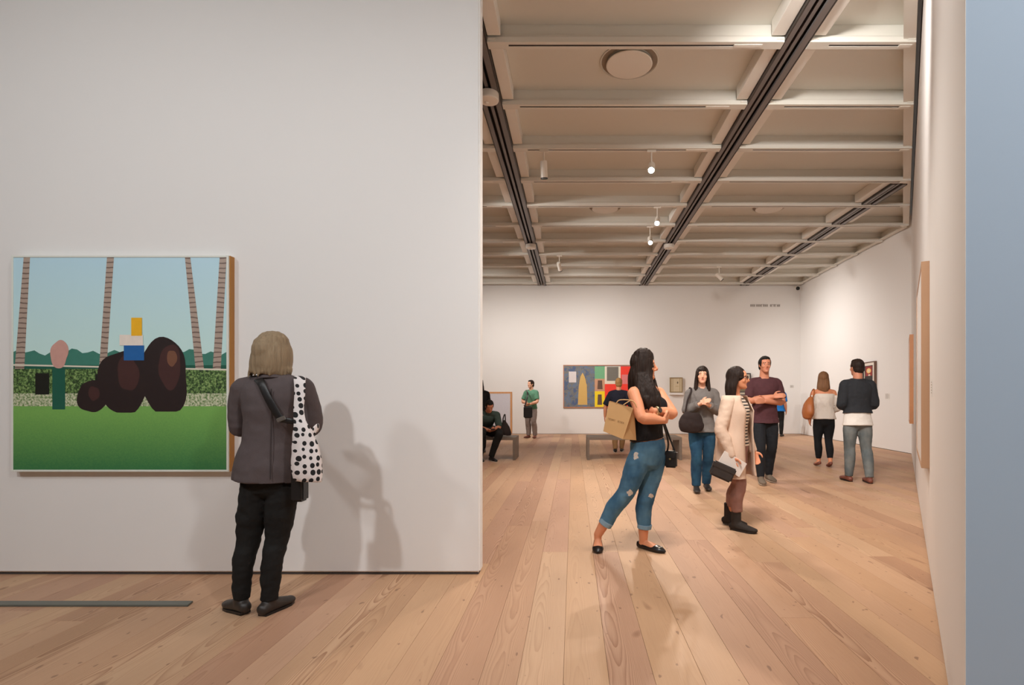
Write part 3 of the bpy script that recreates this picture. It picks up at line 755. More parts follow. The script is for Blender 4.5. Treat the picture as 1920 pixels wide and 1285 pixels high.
def add_head(mb, M):
    tab = [(-.118, .064, .016, .016), (-.110, .055, .030, .028), (-.095, .038, .052, .043), (-.075, .021, .069, .053), (-.05, .008, .082, .061), (-.02, .0, .090, .067), (.01, -.004, .096, .072),
           (.04, -.006, .098, .075), (.065, -.009, .092, .071), (.088, -.011, .074, .057), (.103, -.012, .047, .037), (.111, -.012, .018, .014)]
    nodes = [(M @ V((0, c, z)), w_*M.to_scale()[0], d*M.to_scale()[0]) for z, c, d, w_ in tab]
    side = (M.to_3x3() @ V((1, 0, 0))).normalized()
    # rings stay level with the head
    o = len(mb.v); seg = 24
    for z, c, d, w_ in tab:
        for k in range(seg):
            a = 2*math.pi*k/seg
            mb.v.append(M @ V((w_*math.cos(a), c + d*math.sin(a), z)))
    for i in range(len(tab)-1):
        for k in range(seg):
            k2 = (k+1) % seg; mb.f.append([o+i*seg+k, o+i*seg+k2, o+(i+1)*seg+k2, o+(i+1)*seg+k]); mb.m.append(0)
    mb.f.append([o+k for k in reversed(range(seg))]); mb.m.append(0)
    mb.f.append([o+(len(tab)-1)*seg+k for k in range(seg)]); mb.m.append(0)
    T = lambda x, y, z: M @ V((x, y, z))
    s = M.to_scale()[0]
    mb.tube([T(0, .086, .022), T(0, .098, -.004), T(0, .112, -.026), T(0, .108, -.034)], [.008*s, .009*s, .012*s, .011*s], 10, 3)       # nose
    mb.ball((0, .094, -.037), (.018, .012, .009), M, 10)
    mb.ball((0, .0845, -.060), (.022, .009, .006), M, 10); mb.ball((0, .083, -.070), (.019, .009, .007), M, 10)                          # lips
    mb.ball((0, .083, -.098), (.022, .014, .014), M, 10)                                                                               # chin
    for sx in (-1, 1):
        mb.ball((sx*.032, .078, .024), (.024, .012, .008), M, 10)                                                                      # brow
        mb.ball((sx*.038, .062, -.028), (.024, .022, .022), M, 10)                                                                     # cheek
        mb.ball((sx*.074, -.006, -.008), (.009, .020, .032), M, 10)                                                                    # ear

def add_hand(mb, w_, d, n, sgn, s=1.0, curl=.5):
    """wrist, finger direction, palm normal, side of the thumb (+1/-1 along d x n)"""
    w_ = V(w_); d = V(d).normalized(); n = (V(n) - d*V(n).dot(d)).normalized(); t = d.cross(n)*sgn
    mb.loft([(w_, .026*s, .018*s), (w_+d*.04*s, .038*s, .016*s), (w_+d*.085*s, .040*s, .013*s)], t, 14, 3)
    for off, ln in ((-.030, .060), (-.0105, .074), (.0095, .080), (.029, .072)):
        b0 = w_ + d*.085*s + t*off*s
        c1 = d*math.cos(curl*.5) + n*math.sin(curl*.5); c2 = d*math.cos(curl*1.3) + n*math.sin(curl*1.3); c3 = d*math.cos(curl*2.0) + n*math.sin(curl*2.0)
        p1 = b0 + c1*ln*.45*s; p2 = p1 + c2*ln*.32*s; p3 = p2 + c3*ln*.25*s
        mb.tube([b0 - d*.015*s, b0, p1, p2, p3], [.009*s, .0095*s, .009*s, .0085*s, .007*s], 8, 2)
    b0 = w_ + d*.025*s + t*.030*s
    p1 = b0 + (d*.6 + t*.8).normalized()*.036*s; p2 = p1 + (d*.9 + t*.3 + n*.35*curl).normalized()*.03*s; p3 = p2 + (d + n*.6*curl).normalized()*.022*s
    mb.tube([b0, p1, p2, p3], [.014*s, .0115*s, .0105*s, .008*s], 8, 2)

def std(px, Y, h, deg, **kw):
    G = V(((px-CX)*Y/F, Y, 0)); f = yawv(deg); r = rightv(f)
    d = dict(pelvis=(0, 0, .515), waist=(0, .004, .61), chest=(0, .008, .725), neck=(0, -.004, .83), head=(0, .018, .928),
             shR=(.094, 0, .783), shL=(-.094, 0, .783), elR=(.125, -.02, .625), elL=(-.125, -.02, .625), wrR=(.13, .04, .48), wrL=(-.13, .04, .48),
             hipR=(.052, 0, .50), hipL=(-.052, 0, .50), knR=(.056, .018, .28), knL=(-.056, .018, .28), anR=(.056, -.012, .046), anL=(-.056, -.012, .046), toeR=(.070, .105, .012), toeL=(-.070, .105, .012))
    d.update(kw)
    J = {k: G + r*v[0]*h + f*v[1]*h + V((0, 0, v[2]*h)) for k, v in d.items()}
    J['f'] = f; J['r'] = r; J['h'] = h; J['G'] = G
    return J

SIZES = dict(f=dict(pel=(.100, .070), wai=(.078, .058), che=(.088, .070), sho=(.092, .046), arm=(.029, .023, .015), leg=(.054, .034, .032, .021), nk=.031),
             m=dict(pel=(.096, .066), wai=(.086, .062), che=(.100, .070), sho=(.108, .052), arm=(.032, .026, .018), leg=(.053, .035, .033, .023), nk=.036))

def torso_nodes(J, S, g=0.0, top=True):
    h = J['h']; up = V((0, 0, 1))
    sm_ = (J['shR'] + J['shL'])/2
    n = [(J['pelvis'] - up*.05*h, S['pel'][0]*h*.86+g, S['pel'][1]*h*.9+g), (J['pelvis'], S['pel'][0]*h+g, S['pel'][1]*h+g), (J['waist'], S['wai'][0]*h+g, S['wai'][1]*h+g),
         (J['chest'], S['che'][0]*h+g, S['che'][1]*h+g), (sm_ + up*.005*h, S['sho'][0]*h+g, S['sho'][1]*h+g)]
    if top: n += [(sm_*.45 + J['neck']*.55 + up*.004*h, .052*h+g, .038*h+g), (J['neck'], S['nk']*h+g, S['nk']*h+g)]
    return n

def lerp(a, b, t): return a + (b-a)*t

def arm_pts(J, k, frac=2.0):
    a, b, c = J['sh'+k], J['el'+k], J['wr'+k]
    if frac <= 1: return [a, lerp(a, b, frac*.5), lerp(a, b, frac)]
    return [a, lerp(a, b, .5), b, lerp(b, c, (frac-1)*.4), lerp(b, c, frac-1)]
def arm_rad(S, h, frac=2.0, g=0.0):
    r0, r1, r2 = [x*h for x in S['arm']]
    if frac <= 1: return [r0+g, lerp(r0, r1, frac*.5)*1.02+g, lerp(r0, r1, frac)+g]
    return [r0+g, lerp(r0, r1, .5)+g, r1+g, r1*1.04+g if frac > 1.3 else r1+g, lerp(r1, r2, frac-1)+g]
def leg_pts(J, k):
    a, b, c = J['hip'+k], J['kn'+k], J['an'+k]
    back = -J['f']*.012*J['h']
    return [a, lerp(a, b, .45), b, lerp(b, c, .35) + back, c]
def leg_rad(S, h, g=0.0):
    r = [x*h for x in S['leg']]
    return [r[0]*.9+g, r[0]*.92+g, r[1]+g, r[2]*1.06+g, r[3]+g]

def add_foot(mb, an, toe, s=1.0):
    d = V((toe.x-an.x, toe.y-an.y, 0)); d = d.normalized()
    hz = max(an.z - .075*s, 0)
    heel = V((an.x, an.y, hz)) - d*.045*s
    t = V((-d.y, d.x, 0))
    tz = toe.z
    mb.loft([(an + V((0, 0, .0)), .033*s, .036*s), (lerp(an, heel, .6) + d*.02*s, .033*s, .04*s)], t, 12, 2)
    L_ = (V((toe.x, toe.y, 0)) - V((heel.x, heel.y, 0))).length
    def pt(u, z): 
        q = lerp(V((heel.x, heel.y, heel.z)), V((toe.x, toe.y, tz)), u); return V((q.x, q.y, lerp(heel.z, tz, sm(min(u*1.2, 1))) + z))
    mb.loft([(pt(.06, .028*s), .028*s, .026*s), (pt(.35, .036*s), .032*s, .034*s), (pt(.68, .024*s), .042*s, .022*s), (pt(.95, .014*s), .030*s, .012*s)], t, 14, 3)

def shoe(name, an, toe, m, parent, kind='shoe', s=1.0, sole=None, vox=.006, shaft=.0):
    d = V((toe.x-an.x, toe.y-an.y, 0)).normalized(); t = V((-d.y, d.x, 0))
    hz = max(an.z - .078*s, 0)
    heel = V((an.x, an.y, hz)) - d*.052*s
    def pt(u, z):
        q = lerp(heel, V((toe.x, toe.y, max(toe.z-.012, 0))), u); return V((q.x, q.y, lerp(heel.z, max(toe.z-.012, 0), sm(min(u*1.2, 1))) + z))
    mb = MB()
    if kind == 'flat':
        s *= 1.13
        mb.loft([(pt(.03, .026*s), .028*s, .026*s), (pt(.3, .022*s), .034*s, .022*s), (pt(.55, .020*s), .040*s, .022*s), (pt(.72, .022*s), .043*s, .027*s), (pt(.9, .018*s), .037*s, .022*s), (pt(1.03, .013*s), .018*s, .013*s)], t, 16, 3)
        mb.loft([(pt(.0, .046*s), .026*s, .007*s), (pt(.03, .02*s), .026*s, .010*s)], t, 12, 2)
    else:
        mb.loft([(pt(.02, .036*s), .034*s, .034*s), (pt(.28, .044*s), .038*s, .046*s), (pt(.55, .034*s), .044*s, .036*s), (pt(.8, .026*s), .048*s, .028*s), (pt(1.02, .022*s), .034*s, .020*s)], t, 18, 3)
        if shaft: mb.loft([(V((an.x, an.y, hz+.05*s)), .043*s, .047*s), (V((an.x, an.y, hz+.05*s+shaft)) , .044*s, .046*s)], t, 16, 2, 'round', 'flat')
        else: mb.loft([(V((an.x, an.y, hz+.04*s)) , .038*s, .044*s), (V((an.x, an.y, hz+.085*s)), .038*s, .040*s)], t, 16, 2, 'round', 'flat')
    o = solid('shoe', mb, m, parent, vox, 3, zmin=.004)
    if sole:
        b = MB()
        pts = [(.0, .028), (.3, .036), (.6, .046), (.82, .046), (1.0, .03), (1.05, .012)]
        poly = [pt(u, 0) + t*w_*s for u, w_ in pts] + [pt(u, 0) - t*w_*s for u, w_ in reversed(pts)]
        n = len(poly)
        b.add([V((p.x, p.y, max(p.z, .001))) for p in poly] + [V((p.x, p.y, max(p.z, .001)+.014)) for p in poly], [tuple(range(n)), tuple(range(n, 2*n))] + [(i, (i+1) % n, n+(i+1) % n, n+i) for i in range(n)])
        obj('sole', b, sole, o)
    return o

def wrinkle(amp, fr=(9, 9, 22), seed=0):
    return lambda p: amp*(noise.noise(V((p.x*fr[0]+seed, p.y*fr[1], p.z*fr[2]))) + .5*noise.noise(V((p.x*fr[0]*2.3+seed, p.y*fr[1]*2.3, p.z*fr[2]*2.1))))

def traps(mb, J, S, g=0.0):
    h = J['h']
    for k in 'RL':
        a, n = J['sh'+k], J['neck']
        mb.tube([a + V((0, 0, .002)), lerp(a, n, .5) - V((0, 0, .012*h)), n - V((0, 0, .03*h))], [S['arm'][0]*h*.92+g, .027*h+g, .030*h+g], 14, 4)

def build_body(rt, J, S, skin, hM, vox=.007, brow=None, hands=None, eyes=True, hs=1.0):
    mb = MB(); h = J['h']
    mb.loft(torso_nodes(J, S), J['r'], 24, 4)
    traps(mb, J, S)
    top = hM @ V((0, -.02, -.03))
    mb.loft([(J['neck'] - V((0, 0, .03)), S['nk']*h*1.05, S['nk']*h*1.05), (lerp(J['neck'], top, .5), S['nk']*h*.95, S['nk']*h*.98), (top, S['nk']*h*.95, S['nk']*h)], J['r'], 18, 3)
    add_head(mb, hM)
    for k in 'RL':
        mb.tube(arm_pts(J, k), arm_rad(S, h), 14, 3)
        mb.tube(leg_pts(J, k), leg_rad(S, h), 16, 3)
        add_foot(mb, J['an'+k], J['toe'+k], h/1.7)
        hd = (hands or {}).get(k)
        d0 = (J['wr'+k]-J['el'+k]).normalized()
        if hd is None: hd = (d0, -J['r']*(1 if k == 'R' else -1) + J['f']*.2, .45)
        d, n, curl = hd
        d = V(d); n = V(n); tt = d.cross(n)
        sg = 1 if tt.dot(J['f'] + V((0, 0, .8))) > 0 else -1
        add_hand(mb, J['wr'+k], d, n, sg, hs*h/1.68, curl)
    Mi = hM.inverted()
    def paint(c):
        q = Mi @ c
        if abs(q.x) < .020 - abs(q.z+.065)*.6 and q.y > .078 and -.074 < q.z < -.057: return 1
        if .012 < abs(q.x) < .048 and q.y > .06 and .023 < q.z + abs(abs(q.x)-.03)*.25 < .0285: return 2
        return 0
    b = solid('body', mb, [skin, LIP, brow or M_iris], rt, vox, 3, paint=paint, zmin=.002)
    if eyes:
        for sx in (-1, 1):
            e = MB().ball((sx*.031, .0735, .004), (.014, .0115, .0065), hM, 12)
            eo = obj('eye', e, M_eye, rt, smooth=True)
            obj('iris', MB().ball((sx*.031, .0810, .004), (.0055, .005, .0055), hM, 10), M_iris, eo, smooth=True)
    return b

def build_top(rt, J, S, m, sleeve, hem, g=.010, name='shirt', vox=.008, seed=0, flare=0, neck=.0, amp=.005, depth=1.0, paint=None, mats=None):
    """hem: height in metres; neck: how far up the neck it goes"""
    mb = MB(); h = J['h']; nd = torso_nodes(J, S, g)[1:-1]
    z0 = nd[0][0].z
    ax = nd[0][0] - nd[1][0]
    low = nd[0][0] + ax.normalized()*max(z0-hem, .02)
    first = (V((low.x, low.y, hem)), nd[0][1]*1.0+flare+.008, nd[0][2]*1.0+flare+.008)
    nodes = [n for n in nd if n[0].z > hem + .03]
    if neck: nodes.append((J['neck'] + V((0, 0, neck)), S['nk']*h+g+.006, S['nk']*h+g+.006))
    mb.loft([first] + nodes, J['r'], 26, 4, 'flat', 'flat')
    if sleeve:
        traps(mb, J, S, g)
        for k in 'RL':
            mb.tube(arm_pts(J, k, sleeve), arm_rad(S, h, sleeve, g+.002), 16, 4, 'flat'); mb.ball(J['sh'+k] - V((0, 0, .004)), S['arm'][0]*h+g)
    else:
        pass
    return solid(name, mb, mats or m, rt, vox, 3, disp=wrinkle(amp, (10, 10, 14), seed), paint=paint)

def build_bottom(rt, J, S, m, end=1.0, g=.010, name='trousers', vox=.008, seed=0, amp=.004, wide=0.0, waist=.5, paint=None, mats=None):
    mb = MB(); h = J['h']; nd = torso_nodes(J, S, g)
    mb.loft([nd[0], nd[1], (lerp(nd[1][0], nd[2][0], waist), lerp(nd[1][1], nd[2][1], waist), lerp(nd[1][2], nd[2][2], waist))], J['r'], 24, 4, 'round', 'flat')
    for k in 'RL':
        P = leg_pts(J, k); R_ = leg_rad(S, h, g)
        if end < 1: # shorten along the shin or the thigh
            kn, an = J['kn'+k], J['an'+k]
            if end > .5:
                f_ = (end-.5)*2; P = P[:3] + [lerp(kn, an, f_*.5) - J['f']*.012*h*min(1, f_*1.4), lerp(kn, an, f_)]; R_ = R_[:3] + [R_[3], lerp(R_[2], R_[4], f_)]
            else:
                f_ = end*2; P = [P[0], lerp(P[0], kn, f_*.5), lerp(P[0], kn, f_)]; R_ = [R_[0], lerp(R_[0], R_[2], f_*.5), lerp(R_[0], R_[2], f_)]
        R_ = [r + wide*i/(len(R_)-1) for i, r in enumerate(R_)]
        mb.tube(P, R_, 18, 5, 'flat')
    return solid(name, mb, mats or m, rt, vox, 3, disp=wrinkle(amp, (10, 10, 17), seed), paint=paint, zmin=.012)

def hair_cap(mb, M, grow=1.0, low=0):
    s = M.to_scale()[0]
    mb.ball((0, -.020, .026), (.083*grow, .101*grow, .099*grow), M, 24)
    if low: mb.ball((0, -.045, -.02-low), (.074*grow, .068*grow, .075), M, 20)

def build_hair(rt, hM, m, style='short', J=None, length=.25, vox=.006, side=0, amp=.004, fringe=False):
    mb = MB(); T = lambda x, y, z: hM @ V((x, y, z))
    sd = (hM.to_3x3() @ V((1, 0, 0))).normalized()
    if style == 'short':
        hair_cap(mb, hM, 1.02, .01)
        mb.ball((0, .012, .082), (.066, .070, .040), hM, 18)
    elif style == 'bob':
        hair_cap(mb, hM, 1.10, .0)
        mb.loft([(T(0, -.02, .06), .088, .098), (T(0, -.024, 0), .100, .104), (T(0, -.03, -.06), .104, .100), (T(0, -.034, -.10), .100, .088)], sd, 26, 4, 'round', 'round')
    elif style == 'long':
        hair_cap(mb, hM, 1.08, .0)
        mb.loft([(T(0, -.03, .05), .084, .080), (T(0, -.055, -.03), .088, .062), (T(0, -.085, -.12), .096, .045), (T(0, -.095, -.10-length*.6), .098, .036), (T(0, -.09, -.11-length), .070, .022)], sd, 26, 4)
        for sx in (-1, 1):
            mb.loft([(T(sx*.062, .03, .05), .022, .045), (T(sx*.078, .012, -.02), .018, .050), (T(sx*.082, .0, -.10), .024, .045), (T(sx*.085, .012, -.12-length*.5), .026, .036), (T(sx*.075, .02, -.12-length*.85), .016, .02)], sd, 14, 4)
    elif style == 'swept':
        hair_cap(mb, hM, 1.06, .0)
        mb.loft([(T(0, -.03, .05), .080, .078), (T(0, -.06, -.03), .086, .058), (T(0, -.085, -.11), .092, .044), (T(0, -.09, -.11-length), .080, .03)], sd, 26, 4)
        for sx in (-1, 1): mb.loft([(T(sx*.058, -.01, .05), .022, .04), (T(sx*.076, -.03, -.03), .016, .042), (T(sx*.080, -.045, -.10), .02, .04), (T(sx*.075, -.04, -.11-length), .014, .026)], sd, 14, 4)
    if fringe: mb.ball((0, .052, .066), (.062, .042, .030), hM, 16)
    sc = 1
    return solid('hair', mb, m, rt, vox, 3, disp=lambda p: amp*noise.noise(V((p.x*46, p.y*46, p.z*5))) + amp*.6*noise.noise(V((p.x*95, p.y*95, p.z*8))))

H_dark = hairmat('hair_dark_brown', srgb(40, 28, 22)); H_blond = hairmat('hair_grey_blond', srgb(146, 126, 100), .35); H_black = hairmat('hair_black', srgb(24, 20, 18)); H_brown = hairmat('hair_light_brown', srgb(126, 90, 62), .35)
# ================= the woman in jeans with folded arms
Y0 = 4.40
A = lambda px, py, dy=0: Wp(px, py, Y0+dy)
fa = V((math.cos(math.radians(40)), -math.sin(math.radians(40)), 0)); ra = rightv(fa)
J = dict(h=1.66, f=fa, r=ra, neck=A(1206, 722), head=A(1206, 686), chest=A(1212, 762), waist=A(1211, 800), pelvis=A(1215, 842),
         shR=A(1188, 737, -.125), shL=A(1235, 737, .12), elR=A(1203, 783, -.235), wrR=A(1243, 789, -.20), elL=A(1261, 776, -.03), wrL=A(1228, 771, -.185),
         hipR=A(1203, 850, -.06), hipL=A(1229, 850, .06), knR=A(1174, 924, -.03), knL=A(1213, 926, .04), anR=A(1121, 1003, .03), anL=A(1206.5, 1012, .06), toeR=A(1121, 1036, -.09), toeL=A(1244, 1036, -.08))
SA = dict(SIZES['f']); SA.update(pel=(.096, .072), wai=(.084, .066), che=(.088, .075), sho=(.090, .05), arm=(.0315, .027, .0165), leg=(.0535, .036, .0325, .0215), nk=.030)
rt = empty('person', (A(1190, 842).x, Y0, 0), 'person with long dark hair, black sleeveless top and ripped jeans, arms folded', 'person')
hM = head_matrix(J['head'], 93, 1.0, 0)
build_body(rt, J, SA, SK1, hM, .0055, hands={'R': (V((.55, .8, .1)), V((-.6, .5, .2)), .5), 'L': (V((-.85, .5, .0)), V((.3, .8, .1)), .4)}, hs=.95)
M_top = cloth('cloth_black', srgb(30, 27, 27), bump=.15)
mb = MB(); g = .012; nd = torso_nodes(J, SA, g)
mb.loft([(A(1213, 824), .172, .128), (J['waist'], SA['wai'][0]*1.66+.018, SA['wai'][1]*1.66+.016), (J['chest'], SA['che'][0]*1.66+.012, SA['che'][1]*1.66+.014), (nd[4][0] - V((0,0,.01)), .135, .088), (nd[5][0] - V((0, 0, .0)), .085, .068)], J['r'], 26, 4, 'flat', 'flat')
bc = J['chest'] + fa*.075
for sx in (-1, 1): mb.ball(bc + ra*sx*.075 + V((0, 0, .0)), (.075, .07, .075))
solid('sleeveless_top', mb, M_top, rt, .007, 3, disp=wrinkle(.0045, (12, 12, 10), 3))
# jeans, turned up above the ankle
def denim(name, c, c2):
    m, nt, b = newmat(name); L = nt.links
    tc = N(nt, 'ShaderNodeTexCoord'); n1 = N(nt, 'ShaderNodeTexNoise'); n1.inputs['Scale'].default_value = 7; n1.inputs['Detail'].default_value = 3
    mp = N(nt, 'ShaderNodeMapping'); mp.inputs['Scale'].default_value = (1, 1, .6); L.new(tc.outputs['Object'], mp.inputs[0]); L.new(mp.outputs[0], n1.inputs['Vector'])
    n2 = N(nt, 'ShaderNodeTexNoise'); n2.inputs['Scale'].default_value = 160; L.new(tc.outputs['Object'], n2.inputs['Vector'])
    mr = N(nt, 'ShaderNodeMapRange'); mr.inputs[1].default_value = .35; mr.inputs[2].default_value = .7; L.new(n1.outputs['Fac'], mr.inputs[0])
    mx = N(nt, 'ShaderNodeMix', data_type='RGBA'); L.new(mr.outputs[0], mx.inputs[0]); mx.inputs[6].default_value = srgb(*c); mx.inputs[7].default_value = srgb(*c2)
    L.new(mx.outputs[2], b.inputs['Base Color']); b.inputs['Roughness'].default_value = .85; b.inputs['Specular IOR Level'].default_value = .2
    bp = N(nt, 'ShaderNodeBump'); bp.inputs['Strength'].default_value = .3; bp.inputs['Distance'].default_value = .004; L.new(n2.outputs['Fac'], bp.inputs['Height']); L.new(bp.outputs[0], b.inputs['Normal'])
    return m
M_jean = denim('denim_mid_blue', (52, 92, 124), (98, 140, 166)); M_jean2 = denim('denim_pale_cuff', (104, 140, 166), (150, 178, 196)); M_rip = cloth('ripped_threads', srgb(214, 204, 192), var=.25, vs=120)
rips = [(A(1193, 857, -.17), .022, .040), (A(1181, 924, -.10), .026, .030), (A(1221, 930, -.03), .028, .018)]
def rip_paint(c):
    for p, rx, rz in rips:
        dx, dz = (c.x-p.x)/rx, (c.z-p.z)/rz
        if dx*dx + dz*dz + .7*noise.noise(c*60) < .8 and c.y < p.y + .12 and c.y < Y0 + .02: return 1
    return 0
jn = build_bottom(rt, J, SA, M_jean, .86, .013, 'jeans', .006, 1, .0045, 0, .40, paint=rip_paint, mats=[M_jean, M_rip])
for k in 'RL':
    kn, an = J['kn'+k], J['an'+k]
    p0, p1 = lerp(kn, an, .66), lerp(kn, an, .76)
    r0 = lerp(SA['leg'][1]*1.66, SA['leg'][3]*1.66, .7) + .016
    solid('cuff', MB().tube([p0, p1], [r0+.002, r0], 22, 3, 'flat'), M_jean2, jn, .005, 2)
# belt loops and pocket seam
mb = MB()
for du, dv in ((-6, 6), (2, 8), (10, 8), (16, 4)):
    pass
M_flat = plain('shoe_black_patent', srgb(24, 21, 21), .28, var=.05)
for k in 'RL':
    so = shoe('shoe', J['an'+k], J['toe'+k], M_flat, rt, 'flat', .98)
    d = (V((J['toe'+k].x, J['toe'+k].y, 0)) - V((J['an'+k].x, J['an'+k].y, 0))).normalized(); t = V((-d.y, d.x, 0))
    b0 = V((J['toe'+k].x, J['toe'+k].y, .042)) - d*.032
    obj('bow', MB().ball(b0 + t*.014, (.013, .013, .006)).ball(b0 - t*.014, (.013, .013, .006)).ball(b0, (.006, .006, .007)), plain('bow_metal', srgb(150, 144, 132), .3, metal=.6, var=.05), so, smooth=True)
# wrist watch
wv = (J['wrL'] - J['elL']).normalized(); wc = J['wrL'] - wv*.012
Mw = Matrix.Translation(wc) @ wv.to_track_quat('Z', 'Y').to_matrix().to_4x4()
M_gold = plain('watch_steel', srgb(196, 180, 140), .25, metal=.8, var=.05)
wt_ = obj('watch_band', MB().lathe([(.036, -.012), (.041, -.011), (.042, 0), (.041, .011), (.036, .012)], Mw, 28), M_gold, rt, smooth=True)
fv = (V((0, -1, .25)) - wv*V((0, -1, .25)).dot(wv)).normalized()
obj('watch_dial', MB().lathe([(.021, 0), (.021, .007), (.018, .009), (.002, .009)], Matrix.Translation(wc + fv*.040) @ fv.to_track_quat('Z', 'Y').to_matrix().to_4x4(), 24), plain('watch_face', srgb(60, 58, 52), .2, metal=.3, var=.05), wt_, smooth=False)
# long hair
mb = MB(); sv = V((1, 0, 0))
mb.ball((0, -.016, .026), (.088, .096, .098), hM, 26)
mb.ball((0, .022, .060), (.076, .064, .056), hM, 20)
mb.loft([(A(1206, 668), .086, .086), (A(1204, 690, .0), .096, .098), (A(1200, 712, .0), .100, .092), (A(1197, 730, .02), .084, .078), (A(1196, 748, .04), .055, .05)], sv, 26, 4)
mb.loft([(A(1216, 676, -.062), .028, .026), (A(1214, 700, -.080), .034, .024), (A(1216, 722, -.120), .052, .032), (A(1222, 742, -.150), .060, .034), (A(1228, 760, -.155), .048, .026), (A(1232, 776, -.145), .016, .012)], sv, 18, 4)
mb.loft([(A(1203, 705, -.06), .06, .05), (A(1205, 728, -.11), .06, .04), (A(1210, 748, -.155), .042, .026), (A(1214, 765, -.15), .014, .012)], sv, 16, 4)
mb.loft([(A(1220, 690, .06), .02, .03), (A(1224, 715, .05), .026, .03), (A(1234, 745, .0), .026, .024), (A(1240, 765, -.06), .012, .012)], sv, 14, 4)
for k in range(9):
    x = 1212 + k*3.0; z1 = 768 + (k*7 % 11)
    mb.tube([A(x-2, 745, -.175), A(x, 757, -.182), A(x+2, z1, -.170)], [.011, .009, .003], 8, 3)
solid('hair', mb, H_dark, rt, .0055, 3, disp=lambda p: .005*noise.noise(V((p.x*40, p.y*40, p.z*5))) + .003*noise.noise(V((p.x*90, p.y*90, p.z*8))))

# paper bag on her arm
Yb = 4.16
B_ = lambda px, py, dy=0: Wp(px, py, Yb+dy)
M_kraft = plain('kraft_paper', srgb(206, 164, 112), .75, var=.07, vs=9, bump=.12, bs=14)
TLf, TRf, BRf, BLf = B_(1142, 753), B_(1187, 766), B_(1168, 824), B_(1131, 809)
TLb, TRb, BRb = TLf + V((.012, .03, .004)), TRf + V((.012, .03, .0)), B_(1193, 826, .09)
BLb = BLf + (BRb - BRf)
rt2 = empty('paper_bag', (BRf.x-.03, Yb, BLf.z), 'brown kraft paper bag hanging from the folded arm of the woman in jeans', 'bag')
mr0 = (TRf+TRb)/2; mr1 = (BRf+BRb)/2
inw = V((-.028, 0, .0)); mrm = lerp(mr0, mr1, .55) + inw*1.0; mrt = mr0 + inw*.4
ml0 = (TLf+TLb)/2; ml1 = (BLf+BLb)/2; mlm = lerp(ml0, ml1, .55) - inw
mb = MB().add([TLf, TRf, BRf, BLf, TLb, TRb, BRb, BLb, mrt, mrm, mr1, mlm, ml1, ml0],
   [(0, 3, 2, 1), (4, 5, 6, 7), (1, 2, 9, 8), (2, 10, 9), (8, 9, 6, 5), (9, 10, 6), (3, 7, 6, 2), (0, 13, 11, 3), (13, 4, 7, 11), (11, 7, 3)])
o = obj('body', mb, M_kraft, rt2)
sd = o.modifiers.new('t', 'SOLIDIFY'); sd.thickness = .0015
hand_pt = A(1197, 762, -.225)
obj('handle', MB().tube([lerp(TLf, TRf, .3), lerp(TLf, TRf, .45) + V((0, -.004, .035)), A(1186, 752, -.26), A(1194, 764, -.262)], .004, 8, 5), M_kraft, rt2, smooth=True)
obj('handle', MB().tube([lerp(TLb, TRb, .55), A(1186, 750, -.18), A(1197, 757, -.16)], .004, 8, 5), M_kraft, rt2, smooth=True)
# the faint printed words on it
mb = MB(); U = (TRf-TLf).normalized(); Dn = (BLf-TLf).normalized(); nn = U.cross(-Dn).normalized()
if nn.y > 0: nn = -nn
q = random.Random(3)
base = lerp(TLf, BLf, .52)
x = .018
for wlen in (.066, .052):
    e = x + wlen
    while x < e - .006:
        for (u0, u1, v0, v1) in ((0, .0022, 0, .014), (.0022, .0058, 0, .002)) if q.random() < .5 else ((0, .0022, 0, .014), (.0045, .0062, 0, .014), (.0022, .0045, .006, .008)):
            P = lambda u, v: base + U*(x+u) + Dn*(v) + nn*.0022
            mb.add([P(u0, v0), P(u1, v0), P(u1, v1), P(u0, v1)], [(0, 1, 2, 3)])
        x += .0088
    x = e + .012
obj('print', mb, plain('print_brown', srgb(146, 112, 74), .8, var=.05), rt2)

# small black shoulder bag
hb = A(1259, 860, .02)
rt2 = empty('shoulder_bag', (hb.x, hb.y, hb.z-.075), 'small black shoulder bag hanging in front of the woman in jeans', 'bag')
M_leather = plain('black_leather', srgb(26, 24, 24), .42, var=.1, vs=40, bump=.1, bs=120)
Mb = Matrix.Translation(hb) @ Matrix.Rotation(math.radians(-25), 4, 'Z')
bo = obj('body', MB().box((-.055, -.028, -.075), (.045, .028, .055), 0, Mb), M_leather, rt2, bevel=.012, seg=3)
obj('flap', MB().box((-.058, -.034, -.005), (.048, .030, .063), 0, Mb), M_leather, rt2, bevel=.012, seg=3)
obj('clasp', MB().box((-.012, -.038, -.008), (.004, -.033, .006), 0, Mb), M_gold, rt2, bevel=.002)
obj('strap', MB().loft([(hb + V((-.035, 0, .06)), .008, .003), (A(1253, 830, -.02), .008, .003), (A(1246, 802, -.07), .008, .003), (A(1238, 780, -.10), .008, .003), (A(1218, 742, -.02), .008, .003)], (1, 0, 0), 8, 5), M_leather, rt2, smooth=True)
obj('strap', MB().loft([(hb + V((.03, .01, .06)), .008, .003), (A(1256, 822, .04), .008, .003), (A(1248, 800, .05), .008, .003), (A(1238, 770, .10), .008, .003)], (1, 0, 0), 8, 5), M_leather, rt2, smooth=True)

